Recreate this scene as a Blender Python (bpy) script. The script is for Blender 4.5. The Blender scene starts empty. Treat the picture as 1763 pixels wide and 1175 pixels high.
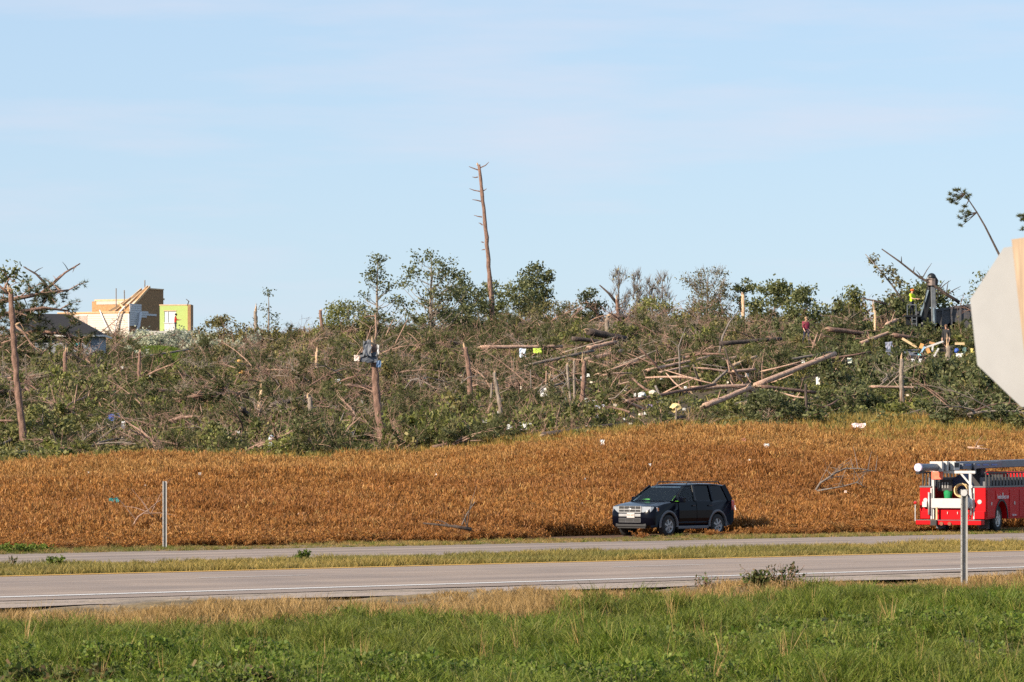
import bpy, bmesh, math, random
import numpy as np
from mathutils import Vector, Matrix, Euler

SC = bpy.context.scene
COL = SC.collection
rad = math.radians

# ------------------------------------------------------------------ camera
FPX, PW, PH, HORIZON, CZ = 7000.0, 1763.0, 1175.0, 780.0, 2.7
cd = bpy.data.cameras.new("camera")
cd.sensor_width = 36.0
cd.lens = FPX / PW * 36.0
cd.shift_y = (HORIZON - PH / 2) / PW
cd.clip_start, cd.clip_end = 1.0, 9000.0
cd.dof.use_dof = True
cd.dof.focus_distance = 190.0
cd.dof.aperture_fstop = 13.0
cam = bpy.data.objects.new("camera", cd)
COL.objects.link(cam)
cam.location = (0, 0, CZ)
cam.rotation_euler = (rad(90), 0, 0)
SC.camera = cam

# ------------------------------------------------------------------ light
SUN_AZ = math.atan2(-0.60, -0.80)          # direction towards the sun, on the ground plane
SUN_EL = rad(27)
wd = bpy.data.worlds.new("World")
SC.world = wd
wd.use_nodes = True
nt = wd.node_tree
nt.nodes.clear()
wo = nt.nodes.new("ShaderNodeOutputWorld")
bg = nt.nodes.new("ShaderNodeBackground")
sky = nt.nodes.new("ShaderNodeTexSky")
sky.sky_type = 'NISHITA'
sky.sun_disc = False
sky.sun_elevation = SUN_EL
sky.sun_rotation = math.pi / 2 - SUN_AZ
sky.altitude = 300
sky.air_density, sky.dust_density, sky.ozone_density = 1.0, 0.3, 1.5
bg.inputs[1].default_value = 0.075
# thin drawn-out wisps of cirrus across the whole sky
tc = nt.nodes.new("ShaderNodeTexCoord")
mp = nt.nodes.new("ShaderNodeMapping")
mp.inputs['Scale'].default_value = (5.0, 5.0, 38.0)
mp.inputs['Location'].default_value = (1.3, 0.4, 0.2)
mp.inputs['Rotation'].default_value = (0.0, 0.012, 0.0)
cn = nt.nodes.new("ShaderNodeTexNoise")
cn.inputs['Scale'].default_value = 1.6
cn.inputs['Detail'].default_value = 5.0
cn.inputs['Roughness'].default_value = 0.55
cr = nt.nodes.new("ShaderNodeMapRange")
cr.inputs[1].default_value, cr.inputs[2].default_value = 0.50, 0.80
cr.inputs[3].default_value, cr.inputs[4].default_value = 0.0, 0.6
cm = nt.nodes.new("ShaderNodeMixRGB")
cm.inputs[2].default_value = (5.7, 5.75, 6.6, 1)
gm = nt.nodes.new("ShaderNodeMixRGB"); gm.blend_type = 'MULTIPLY'; gm.inputs[0].default_value = 1.0
gm.inputs[2].default_value = (0.97, 1.0, 1.08, 1)
hm = nt.nodes.new('ShaderNodeMixRGB'); hm.inputs[0].default_value = 0.66   # even late-summer haze through the whole sky
hm.inputs[2].default_value = (3.75, 5.1, 6.75, 1)
L = nt.links.new
L(tc.outputs['Generated'], mp.inputs['Vector']); L(mp.outputs[0], cn.inputs['Vector'])
L(cn.outputs[0], cr.inputs[0]); L(cr.outputs[0], cm.inputs[0])
L(sky.outputs[0], gm.inputs[1]); L(gm.outputs[0], hm.inputs[1]); L(hm.outputs[0], cm.inputs[1]); L(cm.outputs[0], bg.inputs[0]); L(bg.outputs[0], wo.inputs[0])

sl = bpy.data.lights.new("sun", 'SUN')
sl.energy = 5.0
sl.angle = rad(0.55)
sl.color = (1.0, 0.86, 0.68)
so = bpy.data.objects.new("sun", sl)
COL.objects.link(so)
sdir = Vector((math.cos(SUN_AZ) * math.cos(SUN_EL), math.sin(SUN_AZ) * math.cos(SUN_EL), math.sin(SUN_EL)))
so.rotation_euler = sdir.to_track_quat('Z', 'Y').to_euler()
so.location = (-60, -40, 60)
vs = SC.view_settings
vs.view_transform, vs.look, vs.exposure, vs.gamma, vs.use_curve_mapping = 'Standard', 'None', 0.85, 1.0, False
SC.render.engine = 'CYCLES'
cy = SC.cycles
cy.max_bounces, cy.diffuse_bounces, cy.glossy_bounces, cy.transmission_bounces, cy.transparent_max_bounces = 6, 3, 3, 4, 8
cy.use_denoising = False
cy.caustics_reflective = cy.caustics_refractive = False

# ------------------------------------------------------------------ materials
MATS = {}
def nodes(name):
    m = bpy.data.materials.new(name); m.use_nodes = True
    t = m.node_tree; t.nodes.clear()
    o = t.nodes.new("ShaderNodeOutputMaterial")
    return m, t, o
def ramp(t, fac, cols):
    r = t.nodes.new("ShaderNodeValToRGB")
    e = r.color_ramp.elements
    while len(e) < len(cols): e.new(0.5)
    for i, (p, c) in enumerate(cols):
        e[i].position = p; e[i].color = (*c, 1)
    t.links.new(fac, r.inputs[0])
    return r.outputs[0]
def mixc(t, f, a, b, mode='MIX'):
    m = t.nodes.new("ShaderNodeMixRGB"); m.blend_type = mode
    for s, v in ((0, f), (1, a), (2, b)):
        if isinstance(v, (int, float)): m.inputs[s].default_value = v
        elif isinstance(v, tuple): m.inputs[s].default_value = (*v, 1)
        else: t.links.new(v, m.inputs[s])
    return m.outputs[0]
def noise(t, scale, detail=4, coord='Object', stretch=None, rough=0.6):
    c = t.nodes.new("ShaderNodeTexCoord"); n = t.nodes.new("ShaderNodeTexNoise")
    n.inputs['Scale'].default_value = scale; n.inputs['Detail'].default_value = detail; n.inputs['Roughness'].default_value = rough
    src = c.outputs[coord]
    if stretch:
        m = t.nodes.new("ShaderNodeMapping"); m.inputs['Scale'].default_value = stretch
        t.links.new(src, m.inputs[0]); src = m.outputs[0]
    t.links.new(src, n.inputs['Vector'])
    return n.outputs[0]
def wnoise(t, scale, detail=3, stretch=None):      # noise fixed in the place, not in the copy
    g = t.nodes.new("ShaderNodeNewGeometry"); n = t.nodes.new("ShaderNodeTexNoise")
    n.inputs['Scale'].default_value = scale; n.inputs['Detail'].default_value = detail
    src = g.outputs['Position']
    if stretch:
        m = t.nodes.new("ShaderNodeMapping"); m.inputs['Scale'].default_value = stretch
        t.links.new(src, m.inputs[0]); src = m.outputs[0]
    t.links.new(src, n.inputs['Vector'])
    return n.outputs[0]
def solid(name, col, rough=0.6, metal=0.0, var=0.25, nscale=6.0, coat=0.0, bump=0.0, stretch=None, dirt=None):
    """painted or plain surface with a little tonal wear"""
    if name in MATS: return MATS[name]
    m, t, o = nodes(name)
    b = t.nodes.new("ShaderNodeBsdfPrincipled")
    f = noise(t, nscale, 5, 'Object', stretch)
    lo = tuple(c * (1 - var) for c in col); hi = tuple(min(1, c * (1 + var)) for c in col)
    c = ramp(t, f, [(0.3, lo), (0.7, hi)])
    if dirt: c = mixc(t, ramp(t, noise(t, nscale * 3, 6), [(0.5, (0, 0, 0)), (0.75, (1, 1, 1))]), c, dirt)
    t.links.new(c, b.inputs['Base Color'])
    b.inputs['Roughness'].default_value = rough; b.inputs['Metallic'].default_value = metal
    b.inputs['Coat Weight'].default_value = coat; b.inputs['Coat Roughness'].default_value = 0.05
    if bump:
        bp = t.nodes.new("ShaderNodeBump"); bp.inputs['Strength'].default_value = bump; bp.inputs['Distance'].default_value = 0.02
        t.links.new(noise(t, nscale * 4, 6, 'Object', stretch), bp.inputs['Height']); t.links.new(bp.outputs[0], b.inputs['Normal'])
    t.links.new(b.outputs[0], o.inputs[0])
    MATS[name] = m
    return m
def foliage(name, cols, trans=0.35, wscale=0.06, wamt=0.45, wcol=None, rough=0.55, gloss=0.25):
    """leaves: each leaf and each clump its own tint, drifting over the ground in broad patches"""
    if name in MATS: return MATS[name]
    m, t, o = nodes(name)
    g = t.nodes.new("ShaderNodeNewGeometry"); oi = t.nodes.new("ShaderNodeObjectInfo")
    n = len(cols)
    a = ramp(t, g.outputs['Random Per Island'], [(i / max(1, n - 1), c) for i, c in enumerate(cols)])
    b = ramp(t, oi.outputs['Random'], [(0, (0.72, 0.72, 0.72)), (1, (1.25, 1.2, 1.1))])
    c = mixc(t, 1.0, a, b, 'MULTIPLY')
    if wcol:
        w = ramp(t, wnoise(t, wscale, 3), [(0.42, (0, 0, 0)), (0.62, (wamt,) * 3)])
        c = mixc(t, w, c, wcol)
    p = t.nodes.new("ShaderNodeBsdfPrincipled")
    t.links.new(c, p.inputs['Base Color']); p.inputs['Roughness'].default_value = rough
    p.inputs['Specular IOR Level'].default_value = gloss
    tr = t.nodes.new("ShaderNodeBsdfTranslucent"); t.links.new(c, tr.inputs[0])
    mx = t.nodes.new("ShaderNodeMixShader"); mx.inputs[0].default_value = trans
    t.links.new(p.outputs[0], mx.inputs[1]); t.links.new(tr.outputs[0], mx.inputs[2]); t.links.new(mx.outputs[0], o.inputs[0])
    MATS[name] = m
    return m
def bark(name, cols, scale=3.0):
    if name in MATS: return MATS[name]
    m, t, o = nodes(name)
    b = t.nodes.new("ShaderNodeBsdfPrincipled"); b.inputs['Roughness'].default_value = 0.9
    f = noise(t, scale, 6, 'Object', (2.5, 2.5, 0.8))
    c = ramp(t, f, [(0.28 + 0.44 * i / max(1, len(cols) - 1), k) for i, k in enumerate(cols)])
    t.links.new(c, b.inputs['Base Color'])
    bp = t.nodes.new("ShaderNodeBump"); bp.inputs['Strength'].default_value = 1.0; bp.inputs['Distance'].default_value = 0.06
    t.links.new(noise(t, scale * 4, 5, 'Object', (3, 3, 0.6)), bp.inputs['Height']); t.links.new(bp.outputs[0], b.inputs['Normal'])
    t.links.new(b.outputs[0], o.inputs[0])
    MATS[name] = m
    return m
def glassmat(name, col, alpha, rough=0.03):
    if name in MATS: return MATS[name]
    m, t, o = nodes(name)
    g = t.nodes.new("ShaderNodeBsdfGlossy"); g.inputs['Roughness'].default_value = rough; g.inputs['Color'].default_value = (1, 1, 1, 1)
    tr = t.nodes.new("ShaderNodeBsdfTransparent"); tr.inputs[0].default_value = (*[c * (1 - alpha) for c in col], 1)
    fr = t.nodes.new("ShaderNodeFresnel"); fr.inputs[0].default_value = 1.3
    mx = t.nodes.new("ShaderNodeMixShader")
    t.links.new(fr.outputs[0], mx.inputs[0]); t.links.new(tr.outputs[0], mx.inputs[1]); t.links.new(g.outputs[0], mx.inputs[2]); t.links.new(mx.outputs[0], o.inputs[0])
    MATS[name] = m
    return m

# ------------------------------------------------------------------ mesh builder and tags
class MB:
    def __init__(s): s.v, s.f, s.m = [], [], []
    def add(s, vs_, fs, mi=0):
        k = len(s.v); s.v += [tuple(p) for p in vs_]; s.f += [tuple(i + k for i in f) for f in fs]; s.m += [mi] * len(fs); return s
    def box(s, c, d, R=None, mi=0, taper=1.0):
        x, y, z = d[0] / 2, d[1] / 2, d[2] / 2
        p = [Vector((sx * x * (taper if sz > 0 else 1), sy * y * (taper if sz > 0 else 1), sz * z)) for sz in (-1, 1) for sy in (-1, 1) for sx in (-1, 1)]
        if R is not None: p = [R @ q for q in p]
        c = Vector(c)
        return s.add([q + c for q in p], [(0, 2, 3, 1), (4, 5, 7, 6), (0, 1, 5, 4), (2, 6, 7, 3), (0, 4, 6, 2), (1, 3, 7, 5)], mi)
    def bar(s, a, b, w, h=None, mi=0, up=(0, 0, 1)):
        a, b = Vector(a), Vector(b); d = b - a; h = h or w
        z = d.normalized(); u = Vector(up)
        if abs(z.dot(u)) > 0.98: u = Vector((1, 0, 0))
        x = u.cross(z).normalized(); y = z.cross(x)
        R = Matrix((x, y, z)).transposed()
        return s.box((a + b) / 2, (w, h, d.length), R, mi)
    def tube(s, pts, rr, n=8, mi=0, cap=True, jit=0.0, rng=None):
        pts = [Vector(p) for p in pts]
        if isinstance(rr, (int, float)): rr = [rr] * len(pts)
        vs_, fs = [], []
        ref = None
        for i, p in enumerate(pts):
            d = (pts[min(i + 1, len(pts) - 1)] - pts[max(i - 1, 0)]).normalized()
            if ref is None:
                ref = Vector((0, 0, 1)) if abs(d.z) < 0.9 else Vector((1, 0, 0))
            x = ref.cross(d)
            x = x.normalized() if x.length > 1e-6 else Vector((1, 0, 0))
            y = d.cross(x); ref = y
            for k in range(n):
                a = 2 * math.pi * k / n
                r = rr[i] * (1 + (rng.uniform(-jit, jit) if rng else 0))
                vs_.append(p + (x * math.cos(a) + y * math.sin(a)) * r)
        for i in range(len(pts) - 1):
            for k in range(n):
                k2 = (k + 1) % n
                fs.append((i * n + k, i * n + k2, (i + 1) * n + k2, (i + 1) * n + k))
        if cap:
            fs.append(tuple(reversed(range(n)))); fs.append(tuple((len(pts) - 1) * n + k for k in range(n)))
        return s.add(vs_, fs, mi)
    def loft(s, rings, mi=0, cap=True, closed=True):
        n = len(rings[0]); vs_ = [p for r in rings for p in r]; fs = []
        for i in range(len(rings) - 1):
            for k in range(n if closed else n - 1):
                k2 = (k + 1) % n
                fs.append((i * n + k, i * n + k2, (i + 1) * n + k2, (i + 1) * n + k))
        if cap:
            fs.append(tuple(reversed(range(n)))); fs.append(tuple((len(rings) - 1) * n + k for k in range(n)))
        return s.add(vs_, fs, mi)
    def quads(s, C, U, V, mi=0):
        """many small leaves: centre, half side vectors (numpy arrays N x 3)"""
        k = len(s.v); n = len(C)
        A = np.stack([C - U - V, C + U - V, C + U + V, C - U + V], 1).reshape(-1, 3)
        s.v += [tuple(p) for p in A]; s.f += [(k + 4 * i, k + 4 * i + 1, k + 4 * i + 2, k + 4 * i + 3) for i in range(n)]; s.m += [mi] * n
        return s
    def tris(s, A, B, C, mi=0):
        k = len(s.v); n = len(A)
        s.v += [tuple(p) for p in np.stack([A, B, C], 1).reshape(-1, 3)]; s.f += [(k + 3 * i, k + 3 * i + 1, k + 3 * i + 2) for i in range(n)]; s.m += [mi] * n
        return s
    def mesh(s, name, mats, smooth=False):
        me = bpy.data.meshes.new(name); me.from_pydata(s.v, [], s.f)
        for m in (mats if isinstance(mats, (list, tuple)) else [mats]): me.materials.append(m)
        if isinstance(mats, (list, tuple)) and len(mats) > 1: me.polygons.foreach_set('material_index', s.m)
        if smooth: me.polygons.foreach_set('use_smooth', [True] * len(me.polygons))
        me.update()
        return me
    def build(s, name, mats, parent=None, smooth=False, bevel=0.0, loc=None, seg=2, angle=35):
        o = bpy.data.objects.new(name, s.mesh(name, mats, smooth)); COL.objects.link(o)
        if parent is not None: o.parent = parent
        if loc is not None: o.location = loc
        if bevel:
            b = o.modifiers.new("bevel", 'BEVEL'); b.width = bevel; b.segments = seg; b.limit_method = 'ANGLE'; b.angle_limit = rad(angle)
            if smooth: w = o.modifiers.new("wn", 'WEIGHTED_NORMAL')
        return o
def tag(o, label, cat=None, group=None, kind=None):
    o['label'] = label
    if cat: o['category'] = cat
    if group: o['group'] = group
    if kind: o['kind'] = kind
    return o
def thing(name, label, cat, loc=(0, 0, 0), rz=0.0, group=None, rot=None):
    o = bpy.data.objects.new(name, None); COL.objects.link(o); o.empty_display_size = 0.2
    o.location = loc; o.rotation_euler = rot if rot else (0, 0, rz)
    return tag(o, label, cat, group)

# ------------------------------------------------------------------ lie of the land
PHI = rad(42.8); CP, SP = math.cos(PHI), math.sin(PHI)
YB = ([-400, 0, 300, 500, 700, 850, 1050, 1200, 1350, 1500, 1763, 2200], [820, 818, 814, 808, 798, 787, 768, 753, 747, 755, 761, 768])
YC = ([-400, 0, 350, 600, 850, 1100, 1300, 1600, 1763, 2200], [604, 602, 600, 592, 578, 574, 577, 590, 594, 600])
def YCD(px): return np.interp(px, [1150, 1450], [370, 275])     # the brow of the hill comes nearer towards the right
def G(x, y, rough=True):
    x = np.asarray(x, float); y = np.asarray(y, float)
    yy = np.maximum(y, 1.0); px = PW / 2 + FPX * x / yy
    v = y * CP - x * SP
    y0 = (96.0 + x * SP) / CP
    db = np.maximum(np.interp(px, [0, 1763], [180, 190]), y0 + 25)
    zb = np.maximum(CZ + (HORIZON - np.interp(px, *YB)) / FPX * db, 1.0)
    t = np.clip((y - y0) / (db - y0), 0, 1)
    z = zb * t ** 1.2
    yc = np.maximum(YCD(px), db + 80)
    zc = CZ + (HORIZON - np.interp(px, *YC)) / FPX * yc
    s = np.clip((y - db) / (yc - db), 0, 1)
    z = z + (zc - zb) * (s * 1.12 - 0.12 * s ** 3)
    z = z - np.clip(y - yc, 0, 900) * 0.022
    if rough:
        k = np.clip((y - y0) / 30, 0, 1) * np.clip((y0 + 260 - y) / 60 + 1, 0.3, 1)
        z = z + k * (0.16 * np.sin(x * 0.31 + y * 0.07) + 0.12 * np.sin(y * 0.23 - x * 0.11 + 1.7) + np.minimum(s * 3, 1) * (0.35 * np.sin(x * 0.17 + 0.6) * np.sin(y * 0.09) + 0.55 * np.sin(x * 0.52 + 0.05 * y) * np.sin(y * 0.27 + 0.11 * x)))
        fg = np.clip((60.0 - v) / 3.0, 0, 1)
        z = z + fg * (-0.10 + 0.09 * np.sin(x * 0.9 + y * 0.35) + 0.07 * np.sin(y * 0.8 - x * 0.5 + 2.0) + 0.04 * np.sin(2.1 * x + 1.3 * y))
        md = np.clip((v - 73.4) / 1.0, 0, 1) * np.clip((78.8 - v) / 1.0, 0, 1)
        z = z + md * (0.02 * np.sin(x * 1.7) - 0.03)
    return z
def P(px, py, d):
    return Vector(((px - PW / 2) / FPX * d, d, CZ + (HORIZON - py) / FPX * d))
_D = np.arange(44.0, 420.0, 0.2)
def hit(px, py):
    """where the line of sight through a point of the photograph meets the ground: its distance"""
    g = G((px - PW / 2) / FPX * _D, _D); r = CZ + (HORIZON - py) / FPX * _D
    w = np.nonzero(r <= g)[0]
    return float(_D[w[0]]) if len(w) else float(YCD(px)) + 2.0
def on(px, d): x = (px - PW / 2) / FPX * d; return Vector((x, d, float(G(x, d))))
def UV(u, v): return (u * CP - v * SP, u * SP + v * CP)

def strip(name, mat, v0, v1, u0, u1, z, du=2.0, nv=6, edge=0.0, label=None, lift=0.0):
    """a sheet along the highway between two offsets"""
    rng = random.Random(hash(name) % 999 if False else len(name))
    us = np.arange(u0, u1 + du, du); vs_, fs = [], []
    for i, u in enumerate(us):
        for j in range(nv + 1):
            v = v0 + (v1 - v0) * j / nv
            if edge and j in (0, nv): v += rng.uniform(-edge, edge)
            x, y = UV(u, v); vs_.append((x, y, z + lift * (1 - abs(2 * j / nv - 1))))
    n = nv + 1
    for i in range(len(us) - 1):
        for j in range(nv): fs.append((i * n + j, (i + 1) * n + j, (i + 1) * n + j + 1, i * n + j + 1))
    b = MB(); b.add(vs_, fs)
    o = b.build(name, mat); o['kind'] = 'structure'
    if label: o['label'] = label
    return o

# ground
def ground():
    ys = np.concatenate([np.arange(-40, 56, 3.0), np.arange(56, 130, 1.0), np.arange(130, 400, 1.6), 400 * 1.09 ** np.arange(0, 29)])
    cs = np.linspace(-1, 1, 150); cs = np.sign(cs) * (0.75 * np.abs(cs) + 0.25 * np.abs(cs) ** 4)
    Y, C = np.meshgrid(ys, cs, indexing='ij')
    X = C * (45 + 0.32 * np.maximum(Y, 0))
    Z = G(X, Y)
    v = Y * CP - X * SP
    road = ((v > 60.4) & (v < 73.6)) | ((v > 78.5) & (v < 88.8))
    Z = np.where(road, Z - 0.05, Z)
    nr, nc = Y.shape
    vs_ = np.stack([X, Y, Z], -1).reshape(-1, 3)
    idx = np.arange(nr * nc).reshape(nr, nc)
    fs = np.stack([idx[:-1, :-1], idx[:-1, 1:], idx[1:, 1:], idx[1:, :-1]], -1).reshape(-1, 4)
    me = bpy.data.meshes.new("ground"); me.from_pydata(vs_.tolist(), [], fs.tolist())
    # what grows or lies on it, as surface colours
    px = PW / 2 + FPX * X / np.maximum(Y, 1)
    db = np.interp(px, [0, 1763], [180, 190])
    col = np.zeros((nr, nc, 4)); col[..., 3] = 1
    def put(mask, c): col[mask, :3] = c
    put(np.ones_like(v, bool), (0.055, 0.060, 0.022))
    put((v > 53), (0.17, 0.12, 0.055)); put((v > 58.2), (0.25, 0.20, 0.155))
    put((v > 73.3), (0.15, 0.12, 0.05)); put(v > 88.3, (0.17, 0.12, 0.06))
    put((v > 91.2), (0.10, 0.045, 0.016)); put((Y > db) & (v > 95), (0.050, 0.036, 0.020))
    at = me.color_attributes.new("soil", 'FLOAT_COLOR', 'POINT'); at.data.foreach_set('color', col.reshape(-1))
    m, t, o = nodes("soil")
    b = t.nodes.new("ShaderNodeBsdfPrincipled"); b.inputs['Roughness'].default_value = 0.95
    a = t.nodes.new("ShaderNodeAttribute"); a.attribute_name = "soil"
    n1 = ramp(t, wnoise(t, 1.1, 6), [(0.3, (0.6, 0.6, 0.6)), (0.7, (1.35, 1.3, 1.2))])
    n2 = ramp(t, wnoise(t, 9.0, 4), [(0.3, (0.75, 0.75, 0.75)), (0.7, (1.2, 1.2, 1.2))])
    t.links.new(mixc(t, 1.0, mixc(t, 1.0, a.outputs[0], n1, 'MULTIPLY'), n2, 'MULTIPLY'), b.inputs['Base Color'])
    bp = t.nodes.new("ShaderNodeBump"); bp.inputs['Distance'].default_value = 0.1; bp.inputs['Strength'].default_value = 0.6
    t.links.new(wnoise(t, 6.0, 5), bp.inputs['Height']); t.links.new(bp.outputs[0], b.inputs['Normal'])
    t.links.new(b.outputs[0], o.inputs[0])
    me.materials.append(m); me.polygons.foreach_set('use_smooth', [True] * len(me.polygons))
    g = bpy.data.objects.new("ground", me); COL.objects.link(g); g['kind'] = 'structure'; g['label'] = 'rolling ground of verge, field and hillside'
ground()

def asphalt():
    m, t, o = nodes("asphalt")
    b = t.nodes.new("ShaderNodeBsdfPrincipled"); b.inputs['Roughness'].default_value = 0.85
    g = t.nodes.new("ShaderNodeNewGeometry"); mp_ = t.nodes.new("ShaderNodeMapping")
    mp_.inputs['Rotation'].default_value = (0, 0, -PHI); t.links.new(g.outputs['Position'], mp_.inputs[0])
    m2 = t.nodes.new("ShaderNodeMapping"); m2.inputs['Scale'].default_value = (0.02, 0.9, 1); t.links.new(mp_.outputs[0], m2.inputs[0])
    n = t.nodes.new("ShaderNodeTexNoise"); n.inputs['Scale'].default_value = 1.0; n.inputs['Detail'].default_value = 4; t.links.new(m2.outputs[0], n.inputs['Vector'])
    wear = ramp(t, n.outputs[0], [(0.32, (0.185, 0.140, 0.112)), (0.52, (0.245, 0.188, 0.152)), (0.7, (0.30, 0.23, 0.182))])
    sp = ramp(t, wnoise(t, 30, 3), [(0.3, (0.85, 0.85, 0.85)), (0.7, (1.15, 1.15, 1.15))])
    patch = ramp(t, wnoise(t, 0.35, 5), [(0.35, (0.88, 0.88, 0.9)), (0.65, (1.1, 1.08, 1.05))])
    t.links.new(mixc(t, 1, mixc(t, 1, wear, sp, 'MULTIPLY'), patch, 'MULTIPLY'), b.inputs['Base Color'])
    bp = t.nodes.new("ShaderNodeBump"); bp.inputs['Distance'].default_value = 0.01; bp.inputs['Strength'].default_value = 0.5
    t.links.new(wnoise(t, 60, 2), bp.inputs['Height']); t.links.new(bp.outputs[0], b.inputs['Normal'])
    t.links.new(b.outputs[0], o.inputs[0])
    return m
def paint(name, c):
    m, t, o = nodes(name)
    b = t.nodes.new("ShaderNodeBsdfPrincipled"); b.inputs['Roughness'].default_value = 0.7
    w = ramp(t, wnoise(t, 5, 6), [(0.26, (0.16, 0.14, 0.125)), (0.40, c)])
    t.links.new(w, b.inputs['Base Color']); t.links.new(b.outputs[0], o.inputs[0]); return m
ASPH = asphalt(); WPAINT = paint("white_paint", (0.60, 0.58, 0.56)); DPAINT = paint("worn_white_paint", (0.44, 0.40, 0.37)); YPAINT = paint("yellow_paint", (0.56, 0.31, 0.05))
strip("near_carriageway", ASPH, 60.8, 73.1, -260, 300, 0.0, edge=0.12, lift=0.06, label='near carriageway of weathered grey asphalt')
strip("far_carriageway", ASPH, 79.0, 88.5, -260, 300, 0.0, edge=0.12, lift=0.05, label='far carriageway of weathered grey asphalt')
GRAV = solid("gravel", (0.30, 0.235, 0.19), 0.95, var=0.35, nscale=9, bump=0.6)
strip("gravel_shoulder", GRAV, 58.3, 60.9, -260, 300, -0.012, edge=0.35, label='strip of pinkish gravel beside the near carriageway')
strip("white_edge_line", WPAINT, 61.80, 62.15, -260, 300, 0.0185, nv=1, label='white edge line of the near carriageway')
strip("yellow_edge_line", YPAINT, 72.3, 72.72, -260, 300, 0.0155, nv=1, label='yellow edge line along the median')
strip("far_edge_line", YPAINT, 79.6, 79.75, -260, 300, 0.0125, nv=1, label='yellow edge line of the far carriageway')
dash0 = None
for k in range(-8, 12):
    o = strip("lane_dash", DPAINT, 67.32, 67.5, k * 12.2 + 4.6, k * 12.2 + 7.6, 0.064, du=1.5, nv=1, label='worn white dash between the two near lanes')
    o['category'] = 'lane marking'; o['group'] = 'lane dashes on the near carriageway'; o['kind'] = 'structure'

# ------------------------------------------------------------------ things nobody could count: grass, crop, brush
RNG = np.random.default_rng(7)
def unit(n, rng, up=None):
    a = rng.normal(size=(n, 3)); a /= np.linalg.norm(a, axis=1, keepdims=True) + 1e-9
    return a
def scatter(name, protos, pts, rot, scl, idx, label, cat):
    """one object of countless small plants: copies of a few clumps set on points"""
    c = bpy.data.collections.new(name + "_kinds")
    for i, me in enumerate(protos):
        o = bpy.data.objects.new("%s_kind_%02d" % (name, i), me); c.objects.link(o)
    me = bpy.data.meshes.new(name); me.from_pydata(pts.tolist(), [], [])
    n = len(pts)
    a = me.attributes.new("rot", 'FLOAT_VECTOR', 'POINT'); a.data.foreach_set('vector', rot.astype(np.float32).reshape(-1))
    a = me.attributes.new("scl", 'FLOAT_VECTOR', 'POINT'); a.data.foreach_set('vector', scl.astype(np.float32).reshape(-1))
    a = me.attributes.new("idx", 'INT', 'POINT'); a.data.foreach_set('value', idx.astype(np.int32))
    o = bpy.data.objects.new(name, me); COL.objects.link(o)
    ng = bpy.data.node_groups.new(name, 'GeometryNodeTree')
    ng.interface.new_socket("Geometry", in_out='INPUT', socket_type='NodeSocketGeometry')
    ng.interface.new_socket("Geometry", in_out='OUTPUT', socket_type='NodeSocketGeometry')
    N = ng.nodes; gi = N.new('NodeGroupInput'); go = N.new('NodeGroupOutput')
    ip = N.new('GeometryNodeInstanceOnPoints'); ci = N.new('GeometryNodeCollectionInfo')
    ci.inputs['Collection'].default_value = c; ci.inputs['Separate Children'].default_value = True; ci.inputs['Reset Children'].default_value = True
    ip.inputs['Pick Instance'].default_value = True
    def at(nm, ty):
        k = N.new('GeometryNodeInputNamedAttribute'); k.data_type = ty; k.inputs['Name'].default_value = nm; return k.outputs['Attribute']
    k = ng.links.new
    e = N.new('FunctionNodeEulerToRotation'); k(at("rot", 'FLOAT_VECTOR'), e.inputs[0])
    k(gi.outputs[0], ip.inputs['Points']); k(ci.outputs[0], ip.inputs['Instance']); k(at("idx", 'INT'), ip.inputs['Instance Index'])
    k(e.outputs[0], ip.inputs['Rotation']); k(at("scl", 'FLOAT_VECTOR'), ip.inputs['Scale']); k(ip.outputs[0], go.inputs[0])
    md = o.modifiers.new("scatter", 'NODES'); md.node_group = ng
    tag(o, label, cat, kind='stuff')
    return o
def plant_out(name, protos, xy, label, cat, smin=0.8, smax=1.25, tilt=0.12, zs=None, sink=0.02, rng=RNG, idx=None):
    n = len(xy); z = G(xy[:, 0], xy[:, 1]) - sink
    rot = np.stack([rng.normal(0, tilt, n), rng.normal(0, tilt, n), rng.uniform(0, 6.283, n)], 1)
    s = rng.uniform(smin, smax, n)
    scl = np.stack([s, s, s * (zs if zs is not None else 1)], 1)
    return scatter(name, protos, np.column_stack([xy, z]), rot, scl, rng.integers(0, len(protos), n) if idx is None else idx, label, cat)
def blades(seed, n, h, w, spread, lean, mats, bend=0.5, wind=(0.25, 0.1)):
    r = np.random.default_rng(seed); b = MB()
    for i in range(n):
        a = r.uniform(0, 6.283); q = spread * math.sqrt(r.uniform()); hh = h * r.uniform(0.55, 1.1)
        p = np.array([math.cos(a) * q, math.sin(a) * q, 0])
        d = r.normal(0, lean, 2) + np.array(wind) * r.uniform(0.3, 1.2)
        sd = r.uniform(0, 6.283); s = np.array([math.cos(sd), math.sin(sd), 0]) * w * r.uniform(0.7, 1.3)
        vs_, prev = [], p
        for k, (f, ww) in enumerate(((0, 1), (0.4, 0.85), (0.78, 0.55))):
            c = p + np.array([d[0] * hh * f ** (1 + bend), d[1] * hh * f ** (1 + bend), hh * f * (1 - 0.25 * bend * f)])
            vs_ += [c - s * ww, c + s * ww]
        vs_.append(p + np.array([d[0] * hh, d[1] * hh, hh * (1 - 0.3 * bend)]))
        b.add(vs_, [(0, 1, 3, 2), (2, 3, 5, 4), (4, 5, 6)])
    return b.mesh("clump", mats)
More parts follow.
